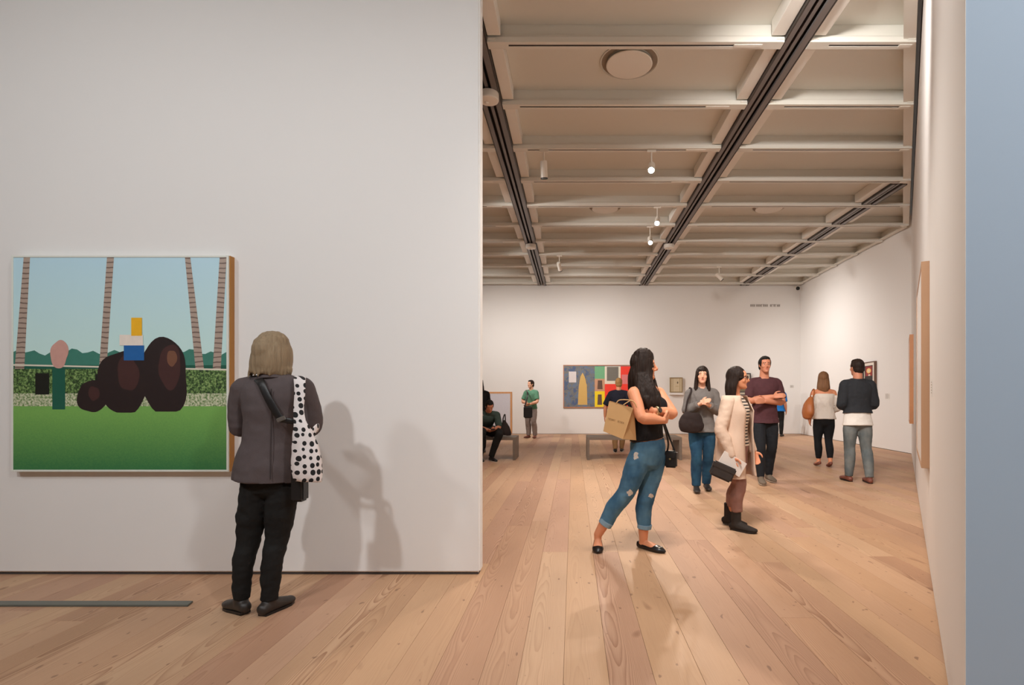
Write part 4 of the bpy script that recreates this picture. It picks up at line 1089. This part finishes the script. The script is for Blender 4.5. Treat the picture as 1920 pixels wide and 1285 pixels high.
# ================= the woman in the grey blazer, seen from behind
Y1 = 3.13
B = lambda px, py, dy=0: Wp(px, py, Y1+dy)
fb = V((0, 1, 0)); rb = rightv(fb)
J = dict(h=1.66, f=fb, r=rb, neck=B(510, 706), head=B(512, 668, .015), chest=B(510, 752), waist=B(510, 806), pelvis=B(508, 884),
         shR=B(569, 727), shL=B(454, 727), elR=B(585, 800, .06), elL=B(452, 802, .06), wrR=B(565, 790, .29), wrL=B(478, 788, .29),
         hipR=B(533, 905), hipL=B(481, 905), knR=B(519, 1012, .02), knL=B(466, 1012, .02), anR=B(505, 1124, .0), anL=B(452, 1122, .0), toeR=V((-1.745, 3.29, .012)), toeL=V((-2.085, 3.22, .012)))
J['shR'].x += 0
rt = empty('person', (B(481, 1150).x, Y1, 0), 'person with short grey-blond hair in dark grey blazer and black trousers, seen from behind', 'person')
hM = head_matrix(J['head'], 8, 1.0)
SB = dict(SIZES['f']); SB.update(leg=(.048, .034, .0275, .0215), pel=(.092, .060))
SBB = dict(SB); SBB.update(leg=(.045, .031, .025, .019), pel=(.086, .056))
build_body(rt, J, SBB, SK2, hM, .007)
M_blaz = cloth('blazer_grey', srgb(88, 78, 78), var=.10, vs=30, bump=.15, bs=220)
M_blk = cloth('cloth_black_trouser', srgb(27, 26, 25), var=.12)
mb = MB()
mb.loft([(B(501, 901), .192, .148), (B(503, 870), .180, .142), (B(508, 815), .152, .12), (B(511, 770), .162, .128), (B(513, 735), .186, .118), (B(513, 716), .170, .085), (B(512, 704), .082, .07)], rb, 30, 4, 'flat', 'flat')
for k, sx in (('R', 1), ('L', -1)):
    mb.tube([J['sh'+k] + V((-sx*.01, 0, .0)), lerp(J['sh'+k], J['el'+k], .5) + V((sx*.012, 0, 0)), J['el'+k] + V((0, -.01, 0)), lerp(J['el'+k], J['wr'+k], .45), lerp(J['el'+k], J['wr'+k], .95)], [.066, .064, .058, .052, .044], 18, 4)
traps(mb, J, SBB, .016)
bz = solid('blazer', mb, M_blaz, rt, .007, 3, disp=wrinkle(.006, (8, 8, 12), 8))
obj('back_seam', MB().tube([B(509, 730, -.127), B(509, 800, -.121), B(508, 860, -.133), B(507, 899, -.138)], .0028, 6, 4), plain('seam_dark', srgb(58, 50, 50), .9, var=.1), bz)
solid('collar', MB().loft([(B(511, 714, -.012), .098, .080), (B(511, 703, -.006), .076, .072), (B(511, 696, .0), .068, .066)], rb, 24, 4, 'flat', 'flat'), M_blaz, bz, .006, 2)
SB = dict(SIZES['f']); SB.update(leg=(.048, .034, .0275, .0215), pel=(.092, .060))
build_bottom(rt, J, SB, M_blk, 1.0, .010, 'trousers', .0065, 4, .0075, 0.0, .1)
M_boot = plain('shoe_dark_leather', srgb(44, 38, 34), .45, var=.12, vs=20)
for k in 'RL': shoe('shoe', J['an'+k], J['toe'+k], M_boot, rt, 'shoe', 1.02, sole=M_black)
# bob of streaked hair
mb = MB()
hair_cap(mb, hM, 1.10)
mb.loft([(B(512, 643), .088, .09), (B(511, 662), .106, .108), (B(509, 682), .112, .11), (B(507, 697, .0), .110, .098), (B(506, 703, .0), .09, .085)], rb, 28, 4, 'round', 'flat')
for k in range(17):
    a = math.pi*(1.02 + k/16*.96); cx, cy = B(508, 690).x, Y1+.015
    p = lambda r, z: V((cx + r*math.cos(a)*1.02, cy + r*math.sin(a), z))
    zt = B(0, 690).z; ze = B(0, 703 - (k*5 % 7) + (4 if k < 4 else 0)).z
    mb.tube([p(.098, zt+.02), p(.108, zt-.01), p(.110 + (.012 if k < 4 else 0), ze-.012)], [.014, .012, .004], 8, 3)
solid('hair', mb, H_blond, rt, .0055, 2, disp=lambda p: .004*noise.noise(V((p.x*50, p.y*50, p.z*6))) + .0025*noise.noise(V((p.x*110, p.y*110, p.z*9))))

# polka dot tote
def dots():
    m, nt, b = newmat('polka_dot_cloth'); L = nt.links
    tc = N(nt, 'ShaderNodeTexCoord'); sp = N(nt, 'ShaderNodeSeparateXYZ'); L.new(tc.outputs['Object'], sp.inputs[0])
    cb = N(nt, 'ShaderNodeCombineXYZ'); 
    ax = N(nt, 'ShaderNodeMath', operation='ADD'); L.new(sp.outputs[0], ax.inputs[0]); L.new(sp.outputs[1], ax.inputs[1])
    L.new(ax.outputs[0], cb.inputs[0]); L.new(sp.outputs[2], cb.inputs[1])
    vo = N(nt, 'ShaderNodeTexVoronoi', voronoi_dimensions='2D'); vo.inputs['Scale'].default_value = 25; vo.inputs['Randomness'].default_value = .45; L.new(cb.outputs[0], vo.inputs['Vector'])
    se = N(nt, 'ShaderNodeSeparateColor'); L.new(vo.outputs['Color'], se.inputs[0])
    th = N(nt, 'ShaderNodeMath', operation='MULTIPLY_ADD'); L.new(se.outputs[0], th.inputs[0]); th.inputs[1].default_value = .18; th.inputs[2].default_value = .22
    lt = N(nt, 'ShaderNodeMath', operation='LESS_THAN'); L.new(vo.outputs['Distance'], lt.inputs[0]); L.new(th.outputs[0], lt.inputs[1])
    mx = N(nt, 'ShaderNodeMix', data_type='RGBA'); L.new(lt.outputs[0], mx.inputs[0]); mx.inputs[6].default_value = srgb(226, 218, 216); mx.inputs[7].default_value = srgb(26, 24, 26)
    L.new(mx.outputs[2], b.inputs['Base Color']); b.inputs['Roughness'].default_value = .85
    return m
M_dot = dots()
rt2 = empty('tote_bag', (B(574, 905).x, Y1-.16, B(0, 905).z), 'white tote bag with black polka dots hanging from the blazer wearer\'s shoulder', 'bag')
T = lambda px, py, dy=0: Wp(px, py, Y1-.17+dy)
mb = MB().loft([(T(577, 904), .078, .022), (T(577, 895), .083, .034), (T(575, 870), .083, .040), (T(572, 840), .072, .036), (T(567, 812), .052, .028), (T(562, 792), .032, .014)], (1, 0, 0), 24, 5, 'flat', 'flat')
solid('body', mb, M_dot, rt2, .006, 2, disp=wrinkle(.006, (14, 14, 10), 2))
mb = MB().loft([(T(563, 800), .036, .012), (T(560, 770, .02), .030, .008), (T(562, 740, .035), .031, .008), (T(562, 715, .06), .032, .008), (T(562, 707.5, .13), .031, .008), (T(563, 712, .22), .03, .008)], (1, 0, 0), 14, 5)
obj('strap', mb, M_dot, rt2, smooth=True)
mb = MB().loft([(T(580, 822), .02, .008), (T(590, 806, .03), .02, .008), (T(596, 800, .08), .018, .008), (T(594, 806, .13), .018, .008)], (0, 0, 1), 12, 4)
obj('loose_strap', mb, M_dot, rt2, smooth=True)
# black crossbody bag with buckle
rt2 = empty('crossbody_bag', (B(564, 936).x, Y1-.1, B(0, 937).z), 'black crossbody bag with buckled strap across the grey blazer', 'bag')
obj('strap', MB().loft([(B(480, 708.5, -.02), .022, .004), (B(488, 716, -.115), .022, .004), (B(500, 742, -.142), .022, .004), (B(514, 768, -.142), .022, .004), (B(526, 787, -.138), .020, .004)], (1, 0, .5), 10, 5), M_leather, rt2, smooth=True)
obj('strap', MB().loft([(B(526, 787, -.138), .016, .004), (B(545, 790, -.14), .016, .004), (B(562, 796, -.115), .016, .004), (B(572, 830, -.09), .016, .004), (B(570, 905, -.1), .016, .004)], (0, 0, 1), 10, 5), M_leather, rt2, smooth=True)
obj('buckle', MB().box((-.026, -.004, -.012), (.026, .004, .012), 0, Matrix.Translation(B(527, 786, -.147)) @ Matrix.Rotation(math.radians(-22), 4, 'Y')), plain('buckle_steel', srgb(190, 188, 184), .25, metal=.9, var=.04), rt2, bevel=.003)
obj('body', MB().box((-.035, -.04, -.09), (.036, .04, .1), 0, Matrix.Translation(B(562, 910, -.10))), M_leather, rt2, bevel=.012, seg=3)

# ================= the woman in the beige coat
def ghead(J, deg, s=1.0, pitch=0): return head_matrix(J['head'], deg, s*J['h']/1.72, pitch)
h = 1.56
J = std(1378, 5.16, h, 128, anL=(-.05, -.06, .055), knL=(-.052, .0, .28), toeL=(-.05, .045, .012), anR=(.055, .03, .046), knR=(.056, .05, .28), toeR=(.07, .15, .012),
        elR=(.150, -.03, .62), wrR=(.135, .03, .455), elL=(-.14, .0, .62), wrL=(-.12, .07, .47))
rt = empty('person', J['G'], 'person with dark hair and glasses in long beige coat, striped shirt and black boots', 'person')
hM = ghead(J, 112)
build_body(rt, J, SIZES['f'], SK1, hM, .0075)
M_coat = cloth('coat_beige', srgb(222, 194, 172), var=.08, vs=10, bump=.2, bs=90)
def stripes():
    m, nt, b = newmat('striped_jersey'); L = nt.links
    tc = N(nt, 'ShaderNodeTexCoord'); sp = N(nt, 'ShaderNodeSeparateXYZ'); L.new(tc.outputs['Object'], sp.inputs[0])
    mu = N(nt, 'ShaderNodeMath', operation='MULTIPLY'); L.new(sp.outputs[2], mu.inputs[0]); mu.inputs[1].default_value = 33
    fr = N(nt, 'ShaderNodeMath', operation='FRACT'); L.new(mu.outputs[0], fr.inputs[0])
    lt = N(nt, 'ShaderNodeMath', operation='LESS_THAN'); L.new(fr.outputs[0], lt.inputs[0]); lt.inputs[1].default_value = .42
    mx = N(nt, 'ShaderNodeMix', data_type='RGBA'); L.new(lt.outputs[0], mx.inputs[0]); mx.inputs[6].default_value = srgb(224, 206, 186); mx.inputs[7].default_value = srgb(52, 44, 42)
    L.new(mx.outputs[2], b.inputs['Base Color']); b.inputs['Roughness'].default_value = .85
    return m
build_top(rt, J, SIZES['f'], stripes(), 0, .80, .014, 'striped_shirt', .008, 6)
# the coat hangs open in front: an open shell around the body
def open_coat(J, S, m, hem, gap0, gap1, g, name='coat'):
    """shell with a gap (degrees) at the front that widens downwards"""
    h = J['h']; nd = torso_nodes(J, S, g); up = V((0, 0, 1)); f, r = J['f'], J['r']
    lv = [(nd[0][0] + up*(hem - nd[0][0].z), S['pel'][0]*h*1.14+g, S['pel'][1]*h*1.30+g), (nd[0][0] - up*.12*h, S['pel'][0]*h*1.10+g, S['pel'][1]*h*1.22+g), (nd[1][0], S['pel'][0]*h*1.04+g, S['pel'][1]*h*1.12+g), (nd[2][0], S['wai'][0]*h*1.15+g, S['wai'][1]*h*1.2+g),
          (nd[3][0], S['che'][0]*h*1.04+g, S['che'][1]*h*1.06+g), (nd[4][0], S['sho'][0]*h+g, S['sho'][1]*h+g), (nd[5][0] + up*.008, .056*h+g, .044*h+g)]
    rings = 40; seg = 40; vs = []; fs = []
    def at(t):
        x = t*(len(lv)-1); i = min(int(x), len(lv)-2); u = sm(x-i) if False else x-i
        a, b = lv[i], lv[i+1]; return lerp(a[0], b[0], u), a[1]+(b[1]-a[1])*u, a[2]+(b[2]-a[2])*u
    for i in range(rings):
        t = i/(rings-1); c, a, b = at(t); gp = math.radians(lerp(gap0, gap1, t))
        for k in range(seg):
            an = math.pi/2 + gp/2 + (2*math.pi-gp)*k/(seg-1)
            fold = .010*(1-t)*math.sin(an*9+2)*(1 if t < .55 else .3)
            vs.append(c + r*(a+fold)*math.cos(an) + f*(b+fold)*math.sin(an))
    for i in range(rings-1):
        for k in range(seg-1): fs.append((i*seg+k, i*seg+k+1, (i+1)*seg+k+1, (i+1)*seg+k))
    o = obj(name, MB().add(vs, fs), m, rt, smooth=True)
    s_ = o.modifiers.new('t', 'SOLIDIFY'); s_.thickness = .008; s_.offset = 1
    return o
ct = open_coat(J, SIZES['f'], M_coat, .50, 62, 66, .040)
for k in 'RL':
    solid('sleeve', MB().tube(arm_pts(J, k, 1.95), [r + .022 for r in arm_rad(SIZES['f'], h, 1.95)], 18, 4, 'round'), M_coat, ct, .007, 3, disp=wrinkle(.005, (10, 10, 16), 5))
build_bottom(rt, J, SIZES['f'], cloth('legging_mauve', srgb(150, 112, 102), var=.1), .86, .010, 'trousers', .008, 9)
M_suede = cloth('boot_dark_suede', srgb(52, 46, 42), var=.12)
for k in 'RL': shoe('shoe', J['an'+k], J['toe'+k], M_suede, rt, 'boot', .98, sole=M_black, shaft=.16)
build_hair(rt, hM, H_dark, 'swept', J, .10)
M_glass = plain('glasses_tortoise', srgb(70, 40, 26), .3, var=.2)
gl = MB()
for sx in (-1, 1):
    c_ = [hM @ V((sx*.033 + .025*math.cos(t), .101 - .004*abs(math.cos(t)), .004 + .019*math.sin(t))) for t in [2*math.pi*i/16 for i in range(17)]]
    gl.tube(c_, .0024, 6, 1); gl.tube([hM @ V((sx*.058, .096, .010)), hM @ V((sx*.074, .04, .008)), hM @ V((sx*.078, -.005, .004))], .0022, 6, 2)
gl.tube([hM @ V((-.010, .103, .008)), hM @ V((.010, .103, .008))], .0024, 6, 1)
obj('glasses', gl, M_glass, rt, smooth=True)
# what she holds: dark clutch and white folder
hw = J['wrR']
cl = Wp(1356, 884, 4.90)
rt2 = empty('clutch_bag', (cl.x, cl.y, cl.z-.07), 'dark clutch bag held low by the person in the beige coat', 'bag')
Mc = Matrix.Translation(cl) @ Matrix.Rotation(math.radians(24), 4, 'Y')
obj('body', MB().box((-.115, -.022, -.075), (.105, .022, .06), 0, Mc), plain('clutch_dark', srgb(48, 42, 40), .5, var=.15, vs=20), rt2, bevel=.016, seg=3)
obj('flap', MB().box((-.117, -.026, .0), (.107, .024, .064), 0, Mc), plain('clutch_dark', srgb(48, 42, 40)), rt2, bevel=.012, seg=3)
fo = Wp(1372, 871, 4.935)
Mc = Matrix.Translation(fo) @ Matrix.Rotation(math.radians(30), 4, 'Y')
tag(obj('paper_folder', MB().box((-.12, -.004, -.07), (.12, .004, .075), 0, Mc), plain('paper_white', srgb(226, 216, 208), .6, var=.03), bevel=.002, seg=1), 'white paper folder held behind the dark clutch bag', 'folder')

# ================= the woman in grey with a dark shoulder bag
h = 1.68
J = std(1316, 7.2, h, 185, anL=(-.045, -.06, .05), knL=(-.05, .0, .28), toeL=(-.05, .05, .012), anR=(.05, .045, .046), knR=(.05, .06, .285), toeR=(.06, .16, .012),
        elR=(.126, .025, .64), wrR=(.03, .125, .70), elL=(-.126, .025, .64), wrL=(-.035, .125, .69))
rt = empty('person', J['G'], 'person with shoulder-length dark hair in grey sweater and blue jeans, hands raised to the chest', 'person')
hM = ghead(J, 190)
build_body(rt, J, SIZES['f'], SK2, hM, .008)
build_top(rt, J, SIZES['f'], cloth('sweater_grey', srgb(112, 106, 102)), 1.9, .80, .020, 'sweater', .009, 12, flare=.024)
build_bottom(rt, J, SIZES['f'], denim('denim_dark', (28, 56, 80), (44, 82, 106)), 1.0, .008, 'jeans', .009, 13, wide=.014, waist=.15)
for k in 'RL': shoe('shoe', J['an'+k], J['toe'+k], M_boot, rt, 'shoe', 1.0)
build_hair(rt, hM, H_dark, 'long', J, .16, fringe=True)
bp = Wp(1296, 788, 6.98)
rt2 = empty('slouch_bag', (bp.x, bp.y, bp.z-.14), 'dark slouchy shoulder bag at the side of the person in grey sweater', 'bag')
M_dbag = cloth('bag_dark_brown', srgb(46, 36, 34), var=.2)
solid('body', MB().loft([(bp + V((0, 0, -.13)), .15, .05), (bp + V((0, 0, -.06)), .17, .07), (bp + V((.01, 0, .04)), .14, .055), (bp + V((.02, 0, .10)), .09, .03)], (1, 0, 0), 20, 4, 'round', 'flat'), M_dbag, rt2, .009, 2, disp=wrinkle(.008, (10, 10, 10), 1))
obj('strap', MB().loft([(bp + V((-.08, 0, .08)), .012, .005), (bp + V((-.04, .03, .26)), .012, .005), (J['shR'] + V((.0, -.075, .03)), .012, .005), (J['shR'] + V((.0, .0, .078)), .012, .005), (J['shR'] + V((.0, .08, .02)), .012, .005)], (1, 0, 0), 8, 5), M_dbag, rt2, smooth=True)

# ================= the man in the maroon shirt
h = 1.88
J = std(1433, 7.95, h, 182, anR=(.055, .09, .05), knR=(.055, .08, .285), toeR=(.07, .205, .012), anL=(-.05, -.05, .05), knL=(-.052, .02, .28), toeL=(-.06, .06, .012),
        elR=(.130, .03, .645), wrR=(-.03, .110, .675), elL=(-.130, .03, .635), wrL=(.035, .125, .640))
rt = empty('person', J['G'], 'tall person with short black hair in maroon t-shirt and black jeans, walking forward', 'person')
hM = ghead(J, 184, .95)
build_body(rt, J, SIZES['m'], SK3, hM, .008)
M_mar = cloth('tee_maroon', srgb(78, 46, 50))
build_top(rt, J, SIZES['m'], M_mar, .85, .885, .020, 't_shirt', .009, 21, flare=.022)
build_bottom(rt, J, SIZES['m'], cloth('jeans_black', srgb(30, 32, 36)), 1.0, .010, 'jeans', .009, 22)
M_sued2 = cloth('boot_taupe', srgb(112, 98, 84), var=.1)
for k in 'RL': shoe('shoe', J['an'+k], J['toe'+k], M_sued2, rt, 'boot', 1.08, sole=plain('sole_pale', srgb(170, 156, 138), .7), shaft=.07)
build_hair(rt, hM, H_black, 'short', amp=.006)

# ================= the person in blue behind him
h = 1.72
J = std(1459, 17.0, h, 30)
rt = empty('person', J['G'], 'person in bright blue shirt by the far wall, mostly hidden behind the maroon shirt', 'person')
hM = ghead(J, 20)
build_body(rt, J, SIZES['m'], SK3, hM, .011)
build_top(rt, J, SIZES['m'], cloth('shirt_blue', srgb(30, 106, 178)), .9, .80, .03, 'shirt', .011, 31, flare=.03)
build_bottom(rt, J, SIZES['m'], M_blk, 1.0, .012, 'trousers', .011, 32)
for k in 'RL': shoe('shoe', J['an'+k], J['toe'+k], M_boot, rt, 'shoe', 1.05, vox=.009)
build_hair(rt, hM, H_black, 'short')

# ================= the woman in the white off-shoulder top
h = 1.72
J = std(1545, 9.62, h, 8, anL=(-.045, .03, .07), toeL=(-.05, .13, .012), anR=(.04, -.07, .08), knR=(.045, .0, .285), toeR=(.05, .03, .012), elR=(.145, .0, .63), wrR=(.11, .10, .56), wrL=(-.12, .06, .50))
rt = empty('person', J['G'], 'person with light brown hair in white off-shoulder top and black leggings, walking away', 'person')
hM = ghead(J, 25)
build_body(rt, J, SIZES['f'], SK1, hM, .009)
M_wt = cloth('top_white', srgb(232, 224, 214), var=.05)
mb = MB(); nd = torso_nodes(J, SIZES['f'], .016); up = V((0, 0, 1))
mb.loft([(J['pelvis'] + V((0, 0, -.02)), .208, .158), (J['waist'], .165, .122), (J['chest'], .182, .140), (J['chest'] + up*.075, .205, .112)], J['r'], 28, 4, 'flat', 'flat')
for k in 'RL':
    a, b, c = lerp(J['sh'+k], J['el'+k], .22), J['el'+k], J['wr'+k]
    mb.tube([a, lerp(a, b, .5), b, lerp(b, c, .5)], [.062, .066, .064, .046], 16, 4, 'flat')
solid('off_shoulder_top', mb, M_wt, rt, .009, 3, disp=wrinkle(.006, (10, 10, 10), 41))
build_bottom(rt, J, SIZES['f'], cloth('legging_black', srgb(24, 25, 28)), .95, .008, 'leggings', .008, 42, .002, waist=.1)
M_tanshoe = plain('shoe_brown', srgb(122, 70, 56), .5, var=.1)
for k in 'RL': shoe('shoe', J['an'+k], J['toe'+k], M_tanshoe, rt, 'flat', 1.0)
build_hair(rt, hM, H_brown, 'long', J, .12)
bp = Wp(1515, 765, 9.44)
rt2 = empty('hobo_bag', (bp.x, bp.y, bp.z-.16), 'tan brown leather bag on the shoulder of the person in white top', 'bag')
M_tan = plain('leather_tan', srgb(176, 104, 56), .45, var=.15, vs=14)
solid('body', MB().loft([(bp + V((-.01, 0, -.15)), .075, .12), (bp + V((0, 0, -.08)), .088, .16), (bp + V((.015, 0, .05)), .078, .13), (bp + V((.05, 0, .16)), .045, .06)], (1, 0, 0), 20, 4), M_tan, rt2, .009, 2)
obj('strap', MB().loft([(bp + V((.055, -.05, .15)), .012, .006), (J['shL'] + V((-.03, -.055, .0)), .014, .006), (J['shL'] + V((-.015, .0, .062)), .014, .006), (J['shL'] + V((-.03, .06, -.01)), .014, .006), (bp + V((.055, .05, .15)), .012, .006)], (1, 0, 0), 8, 5), M_tan, rt2, smooth=True)

# ================= the man in the dark jacket
h = 1.84
J = std(1608, 7.95, h, 6, anL=(-.06, .02, .046), anR=(.062, -.07, .046), knR=(.06, -.01, .28), toeR=(.075, .05, .012), toeL=(-.075, .13, .012), elR=(.122, -.005, .63), wrR=(.07, .12, .61), elL=(-.122, -.005, .63), wrL=(-.07, .12, .61))
rt = empty('person', J['G'], 'person in dark jacket, white shirt and grey trousers, seen from behind', 'person')
hM = ghead(J, 350, .96)
build_body(rt, J, SIZES['m'], SK3, hM, .008)
M_jk = cloth('jacket_charcoal', srgb(44, 46, 50))
build_top(rt, J, SIZES['m'], cloth('shirt_white', srgb(232, 226, 218), var=.04), 0, .84, .018, 'shirt', .009, 51, flare=.012)
build_top(rt, J, SIZES['m'], M_jk, 1.95, 1.02, .028, 'jacket', .009, 52, neck=.012)
build_bottom(rt, J, SIZES['m'], denim('trouser_grey', (92, 100, 102), (124, 128, 126)), 1.0, .010, 'trousers', .009, 53, wide=.004, waist=.2)
for k in 'RL': shoe('shoe', J['an'+k], J['toe'+k], M_tanshoe, rt, 'shoe', 1.06, sole=M_black)
build_hair(rt, hM, H_dark, 'short', amp=.005)

# ================= the man in green far back
h = 1.78
J = std(996, 16.3, h, 205, anL=(-.06, -.03, .046), toeL=(-.09, .08, .012), elR=(.14, .05, .63), wrR=(.02, .12, .60), elL=(-.14, .04, .63), wrL=(-.03, .13, .58))
rt = empty('person', J['G'], 'person in green t-shirt and grey trousers standing by the far wall', 'person')
hM = ghead(J, 220)
build_body(rt, J, SIZES['m'], SK2, hM, .011)
build_top(rt, J, SIZES['m'], cloth('tee_green', srgb(92, 138, 112)), .8, .90, .024, 't_shirt', .011, 61)
build_bottom(rt, J, SIZES['m'], cloth('trouser_warm_grey', srgb(142, 130, 124)), 1.0, .014, 'trousers', .011, 62, wide=.012)
for k in 'RL': shoe('shoe', J['an'+k], J['toe'+k], M_tanshoe, rt, 'shoe', 1.05, vox=.009)
build_hair(rt, hM, H_dark, 'short')
bp = Wp(990, 772, 15.85)
rt2 = empty('messenger_bag', (bp.x, bp.y, bp.z-.2), 'black messenger bag carried by the person in green t-shirt', 'bag')
obj('body', MB().box((-.13, -.05, -.2), (.13, .05, .16), 0, Matrix.Translation(bp)), M_leather, rt2, bevel=.03, seg=3)
obj('strap', MB().loft([(bp + V((-.1, 0, .14)), .02, .006), (bp + V((-.02, .12, .5)), .02, .006), (J['shR'] + V((0, -.05, .07)), .02, .006), (J['shR'] + V((.0, .1, .05)), .02, .006)], (1, 0, 0), 8, 5), M_leather, rt2, smooth=True)

# ================= the seated man with a phone
h = 1.74; Ys = 10.86
S_ = lambda px, py, dy=0: Wp(px, py, Ys+dy)
fs_ = yawv(160); rs_ = rightv(fs_)
J = dict(h=h, f=fs_, r=rs_, pelvis=S_(908, 800, .14), waist=S_(910, 794, .10), chest=S_(913, 784, .0), neck=S_(916, 771, -.06), head=S_(918, 762, -.14),
         shR=S_(899, 778, -.02), shL=S_(931, 778, -.02), elR=S_(897, 802, -.1), elL=S_(936, 801, -.12), wrR=S_(919, 808, -.33), wrL=S_(928, 806, -.34),
         hipR=S_(900, 809, .08), hipL=S_(915, 809, .08), knR=S_(905, 811, -.42), knL=S_(937, 812, -.38), anR=S_(900, 858, -.38), anL=S_(921, 856, -.34), toeR=V(((905-CX)*10.28/F, 10.28, .012)), toeL=V(((930-CX)*10.33/F, 10.33, .012)))
J['anR'].z = .08; J['anL'].z = .085
rt = empty('person', (J['pelvis'].x, J['pelvis'].y, 0), 'person in dark green shirt sitting on the left bench, looking down at a phone', 'person')
hM = head_matrix(J['head'], 165, 1.0, -32)
build_body(rt, J, SIZES['m'], SK3, hM, .009, hands={'R': (V((.5, -.7, .1)), V((.3, 0, 1)), .6), 'L': (V((-.1, -1, .1)), V((-.4, 0, 1)), .6)})
build_top(rt, J, SIZES['m'], cloth('shirt_dark_green', srgb(60, 74, 68)), 1.0, J['pelvis'].z - .03, .018, 'shirt', .010, 71)
build_bottom(rt, J, SIZES['m'], M_blk, 1.0, .012, 'trousers', .010, 72, wide=.004)
for k in 'RL': shoe('shoe', J['an'+k], J['toe'+k], M_black, rt, 'shoe', 1.05, sole=plain('sole_white', srgb(226, 220, 210), .6), vox=.009)
build_hair(rt, hM, H_black, 'short')
ph = (J['wrL'] + J['wrR'])/2 + V((.03, -.11, .05))
phn = obj('phone', MB().box((-.036, -.072, -.004), (.036, .072, .004), 0, Matrix.Translation(ph) @ Matrix.Rotation(math.radians(35), 4, 'X')), M_black, bevel=.003)
tag(phn, 'dark phone held by the seated person in green shirt', 'phone')
# rucksack on the bench beside him
bp = V(((947-CX)*10.9/F, 10.85, .456))
rt2 = empty('rucksack', bp, 'black slouched bag with upright handle on the left bench', 'bag')
solid('body', MB().loft([(bp + V((0, 0, .03)), .125, .10), (bp + V((.0, 0, .12)), .12, .10), (bp + V((-.01, 0, .22)), .085, .08), (bp + V((-.015, 0, .30)), .04, .05)], (1, 0, 0), 20, 4, 'flat', 'round'), M_dbag, rt2, .010, 2, disp=wrinkle(.01, (9, 9, 9), 4), zmin=.457)
obj('handle', MB().tube([bp + V((-.04, 0, .28)), bp + V((-.03, 0, .38)), bp + V((.0, 0, .455)), bp + V((.01, 0, .40)), bp + V((.015, 0, .27))], .012, 10, 4), M_black, rt2, smooth=True)

# ================= dark clad person at the partition edge
h = 1.70
J = std(899, 12.2, h, 175)
rt = empty('person', J['G'], 'person in black standing behind the left bench, half hidden by the partition', 'person')
hM = ghead(J, 170)
build_body(rt, J, SIZES['f'], SK2, hM, .010)
build_top(rt, J, SIZES['f'], cloth('coat_black', srgb(30, 29, 30)), 2.0, .62, .024, 'coat', .010, 81, flare=.02)
build_bottom(rt, J, SIZES['f'], M_blk, 1.0, .010, 'trousers', .010, 82)
for k in 'RL': shoe('shoe', J['an'+k], J['toe'+k], M_boot, rt, 'shoe', 1.0, vox=.009)
build_hair(rt, hM, H_dark, 'long', J, .12)

# ================= the person in navy beyond the bench
h = 1.70
J = std(1160, 12.2, h, 5, anR=(.04, .06, .046), anL=(-.045, -.03, .046), toeL=(-.05, .09, .012), toeR=(.05, .17, .012), elL=(-.175, .0, .63), wrL=(-.185, .02, .48), elR=(.17, .0, .63))
rt = empty('person', J['G'], 'blond person in navy top and khaki trousers beyond the bench', 'person')
hM = ghead(J, 0)
build_body(rt, J, SIZES['m'], SK1, hM, .010)
build_top(rt, J, SIZES['m'], cloth('top_navy', srgb(32, 33, 46)), 1.0, .84, .03, 'shirt', .010, 91)
build_bottom(rt, J, SIZES['m'], cloth('khaki', srgb(150, 114, 76)), 1.0, .012, 'trousers', .010, 92)
for k in 'RL': shoe('shoe', J['an'+k], J['toe'+k], M_black, rt, 'shoe', 1.05, sole=plain('sole_white', srgb(226, 220, 210)), vox=.009)
build_hair(rt, hM, hairmat('hair_dark_blond', srgb(164, 124, 76), .3), 'short')
for o in bpy.data.objects:
    if o.name.startswith('tmp'): print('left over', o.name)
